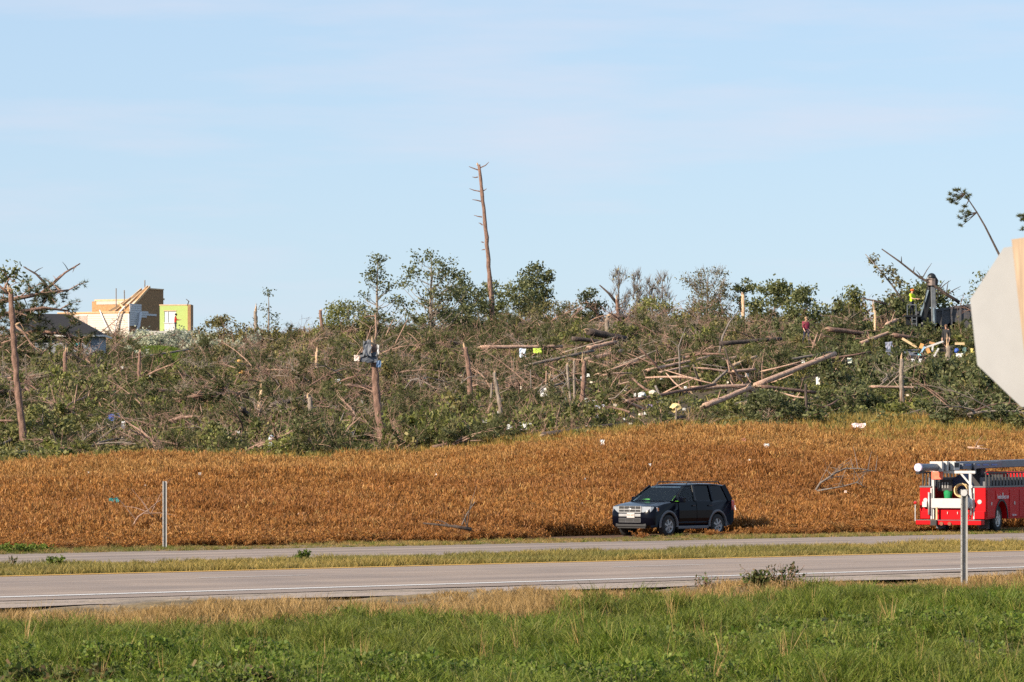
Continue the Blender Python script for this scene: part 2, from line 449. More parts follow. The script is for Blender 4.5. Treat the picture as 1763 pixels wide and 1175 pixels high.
def leafy(seed, n, h, r0, leaf, mats, stems=5):
    r = np.random.default_rng(seed); b = MB()
    for i in range(stems):
        a = r.uniform(0, 6.28); e = (math.cos(a) * r0 * 0.6, math.sin(a) * r0 * 0.6, h * r.uniform(0.7, 1)); b.tube([(0, 0, 0), tuple(x * 0.6 for x in e[:2]) + (e[2] * 0.55,), e], [0.008, 0.006, 0.003], 3, mi=1, cap=False)
    z = h * r.uniform(0.12, 1.0, n) ** 0.8; a = r.uniform(0, 6.283, n); q = r0 * np.sqrt(r.uniform(0, 1, n)) * (1.1 - 0.5 * z / h)
    C = np.stack([np.cos(a) * q, np.sin(a) * q, z], 1)
    U = unit(n, r); N = unit(n, r) + np.array([0, 0, 0.8]); V = np.cross(N, U); V /= np.linalg.norm(V, axis=1, keepdims=True) + 1e-9
    s = leaf * r.uniform(0.6, 1.3, (n, 1))
    b.quads(C, U * s * 0.5, V * s * 0.32)
    return b.mesh("leaf_clump", mats)

GREEN = foliage("grass_green", [(0.06, 0.105, 0.010), (0.115, 0.17, 0.018), (0.17, 0.215, 0.030), (0.32, 0.30, 0.09)], 0.4, 0.11, 0.4, (0.16, 0.155, 0.035))
STRAW = foliage("grass_straw", [(0.22, 0.14, 0.055), (0.36, 0.235, 0.09), (0.46, 0.32, 0.15)], 0.25, 0.25, 0.5, (0.25, 0.155, 0.055))
OLIVE = foliage("grass_olive", [(0.17, 0.15, 0.04), (0.28, 0.215, 0.06), (0.40, 0.29, 0.10)], 0.3, 0.12, 0.7, (0.12, 0.135, 0.035))
WEED = foliage("weed_leaf", [(0.07, 0.12, 0.016), (0.13, 0.185, 0.026), (0.20, 0.245, 0.05)], 0.4)
STEMG = solid("weed_stem", (0.12, 0.12, 0.04), 0.8)
SOY = foliage("soybean", [(0.20, 0.080, 0.024), (0.29, 0.124, 0.033), (0.36, 0.172, 0.048), (0.46, 0.245, 0.082)], 0.34, 0.05, 0.5, (0.245, 0.098, 0.029))
SOY_LIT = foliage("soybean_lit_tint", [(0.27, 0.125, 0.040), (0.36, 0.185, 0.058), (0.45, 0.26, 0.088), (0.54, 0.345, 0.13)], 0.34, 0.06, 0.4, (0.34, 0.158, 0.048))  # crop colour made golden to stand for light on the upper field
SOYTOP = foliage("dry_tall_grass", [(0.30, 0.17, 0.04), (0.44, 0.27, 0.07), (0.30, 0.25, 0.07)], 0.3)

green_k = [blades(s, 30, 0.31, 0.0075, 0.16, 0.55, GREEN, 0.9) for s in range(5)] + [blades(s + 7, 34, 0.44, 0.006, 0.12, 0.30, GREEN, 1.1, (0.5, 0.15)) for s in range(3)]
straw_k = [blades(s + 20, 24, 0.30, 0.005, 0.12, 0.28, STRAW, 0.4) for s in range(5)]
olive_k = [blades(s + 40, 22, 0.24, 0.007, 0.13, 0.32, OLIVE, 0.5) for s in range(5)]
weed_k = [leafy(s + 60, 90, 0.34, 0.20, 0.042, [WEED, STEMG]) for s in range(4)]
def nz(x, y, f, s):   # smooth wandering value for patchiness
    return np.sin(x * f + s) * np.cos(y * f * 0.8 - 1.7 * s) + 0.5 * np.sin(2.3 * f * y + x * f + 2.1 * s)
def rnd_uv(n, v0, v1, dmax=None):
    """random places between two offsets of the highway, as far as the view takes in"""
    v = RNG.uniform(v0, v1, n); u = RNG.uniform(-30, 120, n)
    x = u * CP - v * SP; y = u * SP + v * CP
    k = (np.abs(x) < 0.126 * y + 3) & (y > 43)
    return np.column_stack([x[k], y[k]])
# verge in front: long green grass, broad-leaved weeds, straw towards the road
xy = rnd_uv(170000, 24, 58.8); v = xy[:, 1] * CP - xy[:, 0] * SP
u = xy[:, 0] * CP + xy[:, 1] * SP
edge = np.interp(u, [34, 40, 45, 51, 58, 62, 72], [50.5, 51.2, 48.8, 51.0, 54.3, 50.6, 50.0]) + 0.7 * nz(xy[:, 0], xy[:, 1], 0.5, 1.0)
isg = v < edge
g1 = xy[isg]; g1 = g1[RNG.uniform(size=len(g1)) < 0.62]
hz = 0.85 + 0.42 * nz(g1[:, 0], g1[:, 1], 0.9, 0.3) + 0.28 * nz(g1[:, 0], g1[:, 1], 2.3, 1.1)
plant_out("verge_grass", green_k, g1, 'long green grass on the verge in front of the highway', 'grass', 0.75, 1.2, 0.15, np.clip(hz, 0.4, 1.5))
g2 = xy[~isg]; g2 = g2[RNG.uniform(size=len(g2)) < 0.75 * np.clip((58.2 - (g2[:, 1] * CP - g2[:, 0] * SP)) / 2.5, 0, 1)]
plant_out("dry_verge_grass", straw_k, g2, 'straw coloured dry grass between gravel shoulder and green verge', 'grass', 0.6, 1.15, 0.12, np.clip(1.05 - 0.16 * (g2[:, 1] * CP - g2[:, 0] * SP - 53.5), 0.3, 1.0))
w = xy[(nz(xy[:, 0], xy[:, 1], 0.42, 2.2) > 0.25) & (v < edge - 6.0)]; w = w[RNG.uniform(size=len(w)) < 0.11]
plant_out("verge_weeds", weed_k, w, 'bright broad leaved weeds growing through the verge grass', 'weeds', 0.6, 1.3)
w = xy[isg & (RNG.uniform(size=len(xy)) < 0.012)]
tallk = [blades(s + 80, 7, 0.62, 0.004, 0.06, 0.16, STRAW, 0.2) for s in range(3)]
w = w[RNG.uniform(size=len(w)) < 0.6]
plant_out("dry_stalks", tallk, w, 'thin pale seed stalks standing above the verge grass', 'grass', 0.7, 1.2)
# median and far verge
xy = rnd_uv(30000, 73.2, 79.2)
plant_out("median_grass", olive_k, xy, 'short olive and tan grass on the median strip', 'grass', 0.5, 1.15, 0.12, 0.8 + 0.3 * nz(xy[:, 0], xy[:, 1], 0.6, 0.2))
xy = rnd_uv(16000, 88.7, 92.6)
plant_out("far_verge_grass", olive_k + straw_k[:2] + green_k[:1], xy, 'low grass along the far edge of the highway', 'grass', 0.3, 0.75, 0.12, 0.75 + 0.3 * nz(xy[:, 0], xy[:, 1], 0.35, 0.5))

# the ripe soybean field
def soy(seed, mat=None):
    r = np.random.default_rng(seed); b = MB()
    for i in range(9):
        a = r.uniform(0, 6.28); q = r.uniform(0, 0.22); p = np.array([math.cos(a) * q, math.sin(a) * q, 0]); d = r.normal(0, 0.22, 2); h = r.uniform(0.45, 0.72)
        e = p + np.array([d[0] * h, d[1] * h, h])
        b.tube([p, e], [0.012, 0.005], 3, cap=False)
        n = 22; f = r.uniform(0.2, 1.1, n)[:, None]
        C = p + (e - p) * f + r.normal(0, 0.035, (n, 3))
        ax = np.tile(np.array([0, 0, 1.0]), (n, 1)) + r.normal(0, 0.32, (n, 3)); ax /= np.linalg.norm(ax, axis=1, keepdims=True)
        sd = np.cross(ax, unit(n, r)); sd /= np.linalg.norm(sd, axis=1, keepdims=True) + 1e-9
        b.quads(C, sd * r.uniform(0.006, 0.014, (n, 1)), ax * r.uniform(0.035, 0.08, (n, 1)))
    return b.mesh("soybean", mat or SOY)
soy_k = [soy(s) for s in range(6)] + [soy(s + 10, SOY_LIT) for s in range(6)]
VEH = []   # (x0,y0,x1,y1,r): standing room of the vehicles, filled in below
SUV_D, SUV_PX, SUV_HEAD = 133.0, 1157.0, rad(180 + 50)
TRK_D, TRK_PX, TRK_HEAD = 138.0, 1640.0, rad(64)
sv = on(SUV_PX, SUV_D); tr_ = on(TRK_PX, TRK_D)
def seg(c, h, a, b): return (c.x + math.cos(h) * a, c.y + math.sin(h) * a, c.x + math.cos(h) * b, c.y + math.sin(h) * b)
VEH = [seg(sv, SUV_HEAD, -2.0, 5.5) + (1.75,), seg(tr_, TRK_HEAD, -0.4, 8.5) + (1.35,)]
def clear(xy):
    k = np.ones(len(xy), bool)
    for x0, y0, x1, y1, r in VEH:
        d = np.array([x1 - x0, y1 - y0]); t = np.clip(((xy - [x0, y0]) @ d) / (d @ d), 0, 1)
        k &= np.linalg.norm(xy - ([x0, y0] + t[:, None] * d), axis=1) > r
    return k
# tall dry grass along the top of the field
n = 16000
y = RNG.uniform(176, 200, n); x = RNG.uniform(-1, 1, n) * (0.126 * y + 5); px = PW / 2 + FPX * x / y; db = np.interp(px, [0, 1763], [180, 190])
k = (np.abs(y - db - 1.5) < np.interp(px, [0, 900, 1400, 1763], [2.0, 2.0, 5.0, 6.0])); xy = np.column_stack([x, y])[k]
edge_k = [blades(s + 90, 26, 0.7, 0.014, 0.22, 0.25, SOYTOP if s % 2 else OLIVE, 0.4) for s in range(5)]
plant_out("field_edge_grass", edge_k, xy, 'tall yellowing grass along the top edge of the field', 'grass', 0.6, 1.2)

# ------------------------------------------------------------------ storm-torn hillside: brush that reads as one mass
NEEDLE = foliage("pine_needle", [(0.034, 0.050, 0.016), (0.064, 0.084, 0.027), (0.105, 0.122, 0.044), (0.16, 0.14, 0.062)], 0.28, 0.05, 0.35, (0.11, 0.10, 0.045))
LEAFG = foliage("leaf_green", [(0.08, 0.10, 0.022), (0.14, 0.16, 0.038), (0.22, 0.225, 0.07), (0.30, 0.29, 0.14)], 0.38, 0.07, 0.4, (0.16, 0.145, 0.062))
LEAFD = foliage("leaf_dark", [(0.05, 0.066, 0.024), (0.09, 0.106, 0.040), (0.145, 0.158, 0.066), (0.22, 0.225, 0.115)], 0.38)
LEAFS = foliage("leaf_silver", [(0.26, 0.28, 0.19), (0.40, 0.43, 0.33), (0.55, 0.58, 0.47)], 0.35)
LEAFO = foliage("leaf_olive", [(0.10, 0.095, 0.032), (0.17, 0.15, 0.055), (0.23, 0.20, 0.09)], 0.3)
TWIG = bark("twig_bark", [(0.16, 0.095, 0.065), (0.30, 0.185, 0.135), (0.43, 0.29, 0.21)])
TWIGG = bark("grey_twig", [(0.13, 0.105, 0.09), (0.26, 0.225, 0.20)])
BARKP = bark("pine_bark", [(0.085, 0.050, 0.038), (0.21, 0.122, 0.09), (0.33, 0.20, 0.15)], 3.4)
BARKD = bark("dark_bark", [(0.028, 0.020, 0.018), (0.07, 0.05, 0.042), (0.13, 0.095, 0.075)], 2.2)
BARKG = bark("grey_bark", [(0.11, 0.085, 0.065), (0.22, 0.175, 0.14), (0.32, 0.26, 0.21)], 2.2)
PEELED = bark("peeled_log", [(0.30, 0.175, 0.125), (0.47, 0.295, 0.215), (0.60, 0.42, 0.31)], 2.6)
PALEW = bark("torn_wood", [(0.44, 0.27, 0.15), (0.62, 0.42, 0.26), (0.72, 0.56, 0.40)], 5.0)

def needles(b, C, r, n=9, L=0.2, w=0.011, mi=0):
    C = np.repeat(C, n, 0); m = len(C)
    d = unit(m, r); d[:, 2] = d[:, 2] * 0.8 + 0.2; ln = L * r.uniform(0.6, 1.2, (m, 1))
    s = np.cross(d, unit(m, r)); s /= np.linalg.norm(s, axis=1, keepdims=True) + 1e-9
    b.tris(C - s * w, C + s * w, C + d * ln, mi)
def bough(seed, kind):
    r = np.random.default_rng(seed); b = MB(); L = r.uniform(1.3, 2.2); a0 = r.uniform(0, 6.28); el = r.uniform(0.1, 0.95)
    d = np.array([math.cos(a0) * math.cos(el), math.sin(a0) * math.cos(el), math.sin(el)])
    main = [d * L * f + np.array([0, 0, -0.25 * L * f * f + 0.12]) for f in (0, 0.35, 0.7, 1)]
    b.tube(main, [0.03, 0.024, 0.016, 0.006], 4, mi=1, cap=False)
    C = []
    for i in range(11):
        f = r.uniform(0.15, 1); p = np.array([np.interp(f, (0, .35, .7, 1), [q[k] for q in main]) for k in range(3)])
        e = d * 0.5 + unit(1, r)[0] * 0.9; e /= np.linalg.norm(e); l = r.uniform(0.3, 0.75) * L * (1.1 - f * 0.7)
        b.tube([p, p + e * l * 0.6 + [0, 0, 0.03], p + e * l], [0.012, 0.008, 0.004], 3, mi=1, cap=False)
        for g in r.uniform(0.25, 1.0, 5): C.append(p + e * l * g + r.normal(0, 0.05, 3))
    C = np.array(C); C[:, 2] = np.abs(C[:, 2])
    if kind == 'pine': needles(b, C, r, 15, 0.23, 0.013)
    else:
        n = len(C) * 5; C = np.repeat(C, 5, 0) + r.normal(0, 0.11, (n, 3)); C[:, 2] = np.abs(C[:, 2])
        U = unit(n, r); N = unit(n, r) + np.array([0, 0, 0.7]); V = np.cross(N, U); V /= np.linalg.norm(V, axis=1, keepdims=True) + 1e-9
        s = r.uniform(0.05, 0.105, (n, 1)); b.quads(C, U * s, V * s * 0.55)
    return b
def twigs(seed, n=26):
    r = np.random.default_rng(seed); b = MB(); a0 = r.uniform(0, 6.28)
    for i in range(n):
        p = np.append(r.normal(0, 0.35, 2), 0); a = a0 + r.normal(0, 0.9); el = r.uniform(0.05, 1.3); l = r.uniform(0.5, 1.9)
        d = np.array([math.cos(a) * math.cos(el), math.sin(a) * math.cos(el), math.sin(el)])
        q = p + d * l * 0.55; e = p + d * l + np.array([0, 0, -r.uniform(0, 0.5) * l * 0.6]); e[2] = max(e[2], 0.05)
        rr = r.uniform(0.008, 0.022); b.tube([p, q, e], [rr, rr * 0.75, rr * 0.35], 3, cap=False)
        for k in range(3):
            f = r.uniform(0.4, 1); s = p + (e - p) * f + np.array([0, 0, 0.1 * l]) * (1 - f); b.tube([s, s + unit(1, r)[0] * r.uniform(0.2, 0.5)], [0.007, 0.003], 3, cap=False)
    return b
pine_k = [bough(s, 'pine').mesh("pine_bough", [NEEDLE, TWIG]) for s in range(8)]
leaf_k = [bough(s + 30, 'leaf').mesh("leafy_bough", [LEAFG, TWIG]) for s in range(6)]
dark_k = [bough(s + 40, 'leaf').mesh("dark_bough", [LEAFD, TWIG]) for s in range(6)]
silv_k = [bough(s + 50, 'leaf').mesh("silver_bough", [LEAFS, TWIGG]) for s in range(4)]
oliv_k = [bough(s + 55, 'leaf').mesh("olive_bough", [LEAFO, TWIGG]) for s in range(4)]
twig_k = [twigs(s + 70, 34).mesh("twigs", TWIG) for s in range(8)]
# low growth under it all
n = 14000
y2 = RNG.uniform(181, 380, n); x2 = RNG.uniform(-1, 1, n) * (0.126 * y2 + 7); p2 = PW / 2 + FPX * x2 / y2; k = (y2 > np.interp(p2, [0, 1763], [180, 190]) + 1) & ~((p2 > 232) & (p2 < 338) & (y2 > 285))
under_k = [leafy(s + 300, 50, 0.5, 0.45, 0.13, [LEAFG, STEMG]) for s in range(3)] + [blades(s + 310, 20, 0.6, 0.02, 0.4, 0.5, OLIVE, 0.5) for s in range(2)] + [leafy(s + 320, 50, 0.5, 0.45, 0.13, [LEAFD, STEMG]) for s in range(2)]
plant_out("undergrowth", under_k, np.column_stack([x2, y2])[k], 'low green and tan undergrowth between the fallen timber', 'undergrowth', 0.6, 1.3)
# lawn by the wrecked house
n = 5200
y2 = RNG.uniform(288, 366, n); x2 = (RNG.uniform(225, 345, n) - PW / 2) / FPX * y2
lawn_k = [blades(s + 330, 20, 0.22, 0.03, 0.4, 0.3, WEED, 0.4) for s in range(2)]
plant_out("lawn", lawn_k, np.column_stack([x2, y2]), 'patch of bright mown lawn below the silvery boughs', 'grass', 0.6, 1.1)

# ------------------------------------------------------------------ snapped trunks, logs, trees
CLR = []   # open ground round each piece of timber: the brush does not grow over it
def splinter(b, c, d, r, rng, n=5, L=0.45):
    """torn fibres standing off a break"""
    c, d = Vector(c), Vector(d).normalized()
    x = d.orthogonal().normalized(); y = d.cross(x)
    for i in range(n):
        a = rng.uniform(0, 6.28); q = r * rng.uniform(0.1, 0.62); p = c + (x * math.cos(a) + y * math.sin(a)) * q - d * 0.05
        l = L * rng.uniform(0.35, 1.0); w = r * rng.uniform(0.22, 0.48)
        t = d + x * rng.uniform(-.12, .12) + y * rng.uniform(-.12, .12)
        b.tube([p, p + t * l * 0.6, p + t * l], [w, w * 0.7, w * 0.08], 5, cap=True)
def snag(label, bx, by, tx, ty, w, mat=None, stubs=4, d=None, torn=0.5, seed=1, group=None, taper=0.82, bend=0.0, extra=None, name='snapped_trunk', sl=(0.25, 0.8)):
    rng = random.Random(seed); d = d or hit(bx, by); B = on(bx, d); T = P(tx, ty, d) - B
    r = w / 2 * d / FPX; mat = mat or BARKP
    t = thing(name, label, 'tree trunk', B, group=group); CLR.append((min(bx, tx) - w * .6, max(bx, tx) + w * .6, d - 11, d + 0.4))
    pts = []
    N_ = 26
    for i in range(N_):
        f = i / (N_ - 1); pts.append(T * f + Vector((bend * math.sin(f * 3.14) + rng.uniform(-.16, .16) * r + r * .5 * math.sin(f * 4 + seed), rng.uniform(-.12, .12) * r, -0.35 * (1 - f))))
    b = MB(); b.tube(pts, [r * (1.14 - (1.14 - taper) * (i / (N_ - 1)) ** 0.8) * rng.uniform(.9, 1.1) * (1.16 if i % 6 == 3 else 1) for i in range(N_)], 12, jit=0.09, rng=rng); b.build('trunk', mat, t, smooth=True)
    if torn:
        b = MB(); splinter(b, T, T, r * taper, rng, 6, torn); b.build('splintered_top', PALEW, t)
    for i in range(stubs):
        f = rng.uniform(0.3, 0.97); a = rng.choice([0, math.pi]) + rng.uniform(-0.9, 0.9); l = rng.uniform(*sl)
        b = MB(); s = T * f; e = Vector((math.cos(a) * l, math.sin(a) * l * 0.7, rng.uniform(-0.1, 0.35) * l))
        b.tube([s, s + e * 0.6, s + e + Vector((0, 0, 0.06))], [r * 0.26, r * 0.2, r * 0.08], 5); b.build('branch_stub', mat, t)
    if extra: extra(t, d, B, r, rng)
    return t
def log(label, x1, y1, x2, y2, w, mat=None, low=9, dd=0.0, seed=1, ends=2, group=None, w2=None, stubs=2, name='fallen_log', sag=0.0, cat='log', d=None):
    rng = random.Random(seed); mat = mat or PEELED
    if d is None:
        d = hit((x1 + x2) / 2, max(y1, y2) + low); lift = 1.0; lift = lift if low > 6 else 0.3
        for _ in range(4): d = hit((x1 + x2) / 2, max(y1, y2) + lift * FPX / d)
    CLR.append((min(x1, x2) - 5, max(x1, x2) + 5, d - 13, d + 0.5))
    a, c = P(x1, y1, d), P(x2, y2, d + dd); mid = (a + c) / 2
    r = w / 2 * d / FPX; r2 = (w2 or w * 0.82) / 2 * d / FPX
    t = thing(name, label, cat, mid, group=group)
    b = MB(); n = 7; ax = c - a; sd = Vector((0, 0, 1))
    pts = [a - mid + ax * (i / n) + sd * (sag * math.sin(math.pi * i / n) + rng.uniform(-.12, .12) * r) for i in range(n + 1)]
    b.tube(pts, [r + (r2 - r) * i / n for i in range(n + 1)], 10, jit=0.05, rng=rng); b.build('trunk', mat, t, smooth=True)
    if ends >= 1:
        b = MB(); splinter(b, pts[0], a - c, r, rng, 5, 0.3 + r); b.build('broken_end', PALEW, t)
    if ends >= 2:
        b = MB(); splinter(b, pts[-1], c - a, r2, rng, 4, 0.25 + r); b.build('broken_end', PALEW, t)
    for i in range(stubs):
        p = pts[rng.randint(1, n - 1)]; l = rng.uniform(0.3, 0.9); e = Vector((rng.uniform(-.6, .6), rng.uniform(-.5, .5), rng.uniform(.2, 1))) * l
        b = MB(); b.tube([p, p + e * 0.6, p + e], [r * 0.28, r * 0.2, r * 0.07], 5); b.build('branch_stub', mat, t)
    return t
def limb(label, pts, w, mat=None, low=6, d=None, name='broken_branch', cat='branch', group=None, twig=4, seed=1, dds=None, leaf=None):
    """a bare branch or pole through several points of the view, thinning towards its last one"""
    rng = random.Random(seed); mat = mat or TWIG
    mx = sum(p[0] for p in pts) / len(pts); my = max(p[1] for p in pts)
    d = d or hit(mx, my + low); CLR.append((min(p[0] for p in pts) - 1, max(p[0] for p in pts) + 1, d - 5, d + 0.3)); dds = dds or [0.0] * len(pts)
    Q = [P(p[0], p[1], d + k) for p, k in zip(pts, dds)]; o = Q[0]; r = w / 2 * d / FPX
    t = thing(name, label, cat, o, group=group); n = len(Q)
    b = MB(); b.tube([q - o for q in Q], [r * (1 - 0.65 * i / max(1, n - 1)) for i in range(n)], 7, jit=0.08, rng=rng); b.build('stem', mat, t, smooth=True)
    C = []
    for i in range(twig):
        k = rng.randint(0, n - 2); f = rng.random(); s = Q[k].lerp(Q[k + 1], f) - o; l = rng.uniform(0.35, 1.3)
        e = Vector((rng.uniform(-1, 1), rng.uniform(-.6, .6), rng.uniform(-.2, 1))).normalized() * l
        b = MB(); b.tube([s, s + e * 0.5 + Vector((0, 0, 0.05)), s + e], [r * 0.35, r * 0.25, r * 0.1], 4); b.build('twig', mat, t)
        C += [s + e * rng.uniform(0.4, 1.05) for j in range(4)]
    if leaf is not None and C:
        b = MB(); rr = np.random.default_rng(seed); A = np.array([tuple(c) for c in C])
        if leaf is NEEDLE: needles(b, A, rr, 26, 0.24, 0.016)
        else:
            A = np.repeat(A, 8, 0) + rr.normal(0, 0.16, (len(A) * 8, 3)); m = len(A); U = unit(m, rr); V = np.cross(unit(m, rr), U); s = rr.uniform(0.05, 0.12, (m, 1)); b.quads(A, U * s, V * s * 0.6)
        b.build('leaves', leaf, t)
    return t
def tree(label, px, top, wpx, d, leaf, n=2200, size=0.13, K=34, cr=0.42, low=0.3, flat=0.0, mat=None, tr=None, name='tree', cat='tree', seed=1, lean=0.0, bare=False, group=None, shape='round'):
    """tapered trunk, limbs out to clumps, leaves round the clumps; width and top as they stand against the sky"""
    rng = random.Random(seed); r = np.random.default_rng(seed); B = on(px, d); H = P(px, top, d).z - B.z; Wd = wpx * d / FPX / 2 * 1.15; mat = mat or BARKG
    t = thing(name, label, cat, B, group=group); tr = tr or 0.018 * H + 0.03
    trunk = [Vector((lean * f * H + 0.05 * math.sin(5 * f + seed), 0.05 * math.cos(4 * f + seed), H * 0.93 * f - 0.25 * (f == 0))) for f in (0, .2, .4, .6, .8, 1)]
    b = MB(); b.tube(trunk, [tr * (1 - 0.85 * f) for f in (0, .2, .4, .6, .8, 1)], 8)
    cl = []
    for i in range(K):
        zf = rng.uniform(0, 1); a = rng.uniform(0, 6.283)
        prof = math.sqrt(max(0.03, 1 - (2 * zf - 1) ** 2)) if shape == 'round' else (max(0.12, 1 - zf) if shape == 'cone' else math.sqrt(max(0.05, 1 - (max(0, 1.35 * zf - 0.35)) ** 2)) * (0.45 + 0.55 * zf))
        q = Wd * prof * math.sqrt(rng.uniform(0.2, 1)) * rng.uniform(0.85, 1.2)
        z = H * (low + (1 - low) * zf * 0.97)
        c = Vector((lean * z + math.cos(a) * q, math.sin(a) * q, z)); cl.append(c)
        f = max(0.1, min(0.95, (z - q * rng.uniform(0.5, 1.0)) / (H * 0.93))); k = f * 5; i0 = min(4, int(k)); s = trunk[i0].lerp(trunk[i0 + 1], k - i0)
        rr = tr * (1 - 0.8 * f) * 0.42; m = s.lerp(c, 0.55) + Vector((0, 0, -0.12 * q))
        b.tube([s, m, c], [rr, rr * 0.6, rr * 0.2], 4, cap=False)
        if bare:
            for j in range(9):
                e = c + Vector((rng.uniform(-.5, .5), rng.uniform(-.4, .4), rng.uniform(0.25, 1.1))) * cr * 1.5; s2 = s.lerp(c, rng.uniform(.55, 1)); b.tube([s2, s2.lerp(e, .5) + Vector((0, 0, .05)), e], [0.017, 0.013, 0.007], 3, cap=False)
    b.build('trunk', mat, t)
    if n:
        if size > 0.1: n, size, cr = int(n * (1.25 if shape == 'umbrella' else 1.6)), size * 0.68, cr * 1.15
        A = np.array([tuple(c) for c in cl]); A = A[r.integers(0, K, n)] + r.normal(0, 1, (n, 3)) * np.array([cr, cr, cr * 0.72]) * 0.55
        A[:, 2] = np.maximum(A[:, 2], 0.1); b = MB()
        if leaf is NEEDLE:
            needles(b, A, r, 5, size * 1.6, size * 0.09)
        else:
            U = unit(n, r); N = unit(n, r) + np.array([0, 0, 0.6]); V = np.cross(N, U); V /= np.linalg.norm(V, axis=1, keepdims=True) + 1e-9
            s = size * r.uniform(0.55, 1.2, (n, 1)); b.quads(A, U * s, V * s * 0.6)
        b.build('crown', leaf, t)
    return t

# ------------------------------------------------------------------ the timber, piece by piece
GT, GL, GB, GS = 'snapped trunks on the hillside', 'fallen logs on the hillside', 'broken branches on the hillside', 'trees along the brow of the hill'
def leftpine(t, d, B, r, rng):
    def br(pts, w, mat=TWIG, nm='branch'):
        Q = [P(a, c, d) - B for a, c in pts]; n = len(Q)
        b = MB(); b.tube(Q, [w * d / FPX / 2 * (1 - 0.55 * i / (n - 1)) for i in range(n)], 6); return b.build(nm, mat, t, smooth=True)
    br([(15, 506), (4, 497), (-14, 480)], 6, BARKP); br([(24, 560), (40, 572), (52, 590), (60, 606)], 5, TWIG); br([(50, 588), (62, 600), (72, 612)], 2.5)
    br([(25, 560), (35, 556)], 6, PALEW, 'torn_branch'); br([(31, 588), (18, 586), (3, 591)], 4)
    for k, yy in enumerate((624, 648, 668, 690)):
        f = (770 - yy) / 270; xx = 45 - 31 * f; sgn = -1 if k % 2 else 1; br([(xx, yy), (xx - 9, yy - 4 + 2 * k)], 2.6)
snag('tall snapped pine with a dangling branch at the far left of the hillside', 45, 778, 16, 500, 11, BARKP, 3, torn=0.5, seed=3, group=GT, extra=leftpine)
SN = [  # label, base x y, top x y, width, bark, stubs, splinter length
 ('pinkish snapped pine stump standing below the dark roof', 113, 684, 114, 606, 8, BARKP, 1, 0.5),
 ('slim pink snapped trunk standing below the bright lawn', 240, 684, 241, 606, 6, BARKP, 1, 0.35),
 ('short stump split open to pale yellow wood', 447, 718, 449, 672, 7, PALEW, 0, 0.7),
 ('grey snapped trunk with its top hinged over to one side', 540, 770, 531, 684, 9, BARKG, 2, 0.3),
 ('leaning pink snapped pine below the tallest trunk', 813, 702, 800, 598, 9, BARKP, 2, 0.35),
 ('dark crooked snapped trunk above the white sheet of debris', 866, 746, 852, 642, 7, BARKG, 3, 0.2),
 ('split stump with a torn orange face beside a pale slab', 951, 720, 946, 664, 9, BARKG, 0, 0.9),
 ('thin grey broken stem leaning left of the twin stems', 985, 708, 977, 628, 5, BARKG, 1, 0.2),
 ('thin brown broken stem between two thicker ones', 992, 704, 988, 622, 4.5, BARKG, 2, 0.2),
 ('straight pale-topped snapped pine beside two thin stems', 1005, 706, 1004, 622, 8, BARKP, 1, 0.6),
 ('pale snapped stump under a small round-crowned tree on the skyline', 1279, 566, 1278, 508, 6.5, PALEW, 0, 0.3),
 ('splintered stump poking above the brow beside a leafy sapling', 438, 590, 440, 536, 7, BARKG, 2, 0.9),
 ('blunt snapped trunk on the brow left of the yellow-green bushes', 555, 596, 553, 534, 6, BARKP, 1, 0.15),
 ('stump on the brow with its dark trunk folded over to the right', 1046, 592, 1048, 544, 8, BARKG, 0, 0.2),
 ('slender snapped trunk standing below the heap of roof scraps', 1556, 704, 1552, 618, 8, BARKG, 1, 0.4),
 ('thick snapped trunk with torn yellow top below the men', 1631, 676, 1631, 597, 11, BARKG, 0, 1.0),
 ('sharp orange splinter of a trunk standing above a heap of logs', 1508, 580, 1505, 535, 5, PALEW, 1, 0.9),
 ('broken stump on the brow with a branch thrown up to the left', 1063, 580, 1062, 516, 6, BARKP, 0, 0.5),
 ('short dark stump in the scrub above the field edge', 1457, 708, 1457, 666, 8, BARKD, 1, 0.2),
 ('thin dark forked stem standing in front of the long pink log', 1390, 722, 1388, 662, 5, BARKD, 4, 0.1),
 ('torn pale stump near the orange tarpaulin scraps', 546, 650, 546, 604, 5, PALEW, 0, 0.4),
 ('small pale stump above the dark log at the field edge', 1165, 742, 1164, 705, 4, BARKG, 1, 0.2),
 ('grey pole of a trunk right of the leaning pink pine', 842, 728, 846, 660, 4, BARKG, 2, 0.1),
]
for i, (lb, bx, by, tx, ty, w, m, st, tn) in enumerate(SN): snag(lb, bx, by, tx, ty, w, m, st, torn=tn, seed=20 + i, group=GT)
# the trunk with sheet metal wrapped round it, and the tallest trunk
snag('snapped pine with torn metal sheeting wrapped round its top', 662, 770, 643, 594, 13, BARKP, 3, torn=0.5, seed=9, group=GT)
def tall(t, d, B, r, rng):
    for x0, y0, x1, y1, x2, y2 in ((823, 293, 812, 289, 807, 287), (825, 290, 836, 285, 842, 279), (823, 305, 818, 306, 813, 305), (827, 330, 816, 328, 808, 325), (828, 329, 834, 328, 838, 325),
                                   (828, 347, 820, 345, 813, 344), (830, 374, 823, 373, 816, 371), (831, 388, 827, 385, 824, 384), (833, 418, 830, 417, 828, 417), (835, 430, 832, 430, 829, 431)):
        b = MB(); b.tube([P(x0, y0, d) - B, P(x1, y1, d) - B, P(x2, y2, d) - B], [0.06, 0.045, 0.02], 5); b.build('branch_stub', BARKP, t)
snag('tallest trunk on the hill, a bare broken pine against the sky', 853, 588, 822, 284, 8.6, BARKP, 0, d=352, torn=0.35, seed=10, group=GT, taper=0.6, extra=tall, bend=0.18)

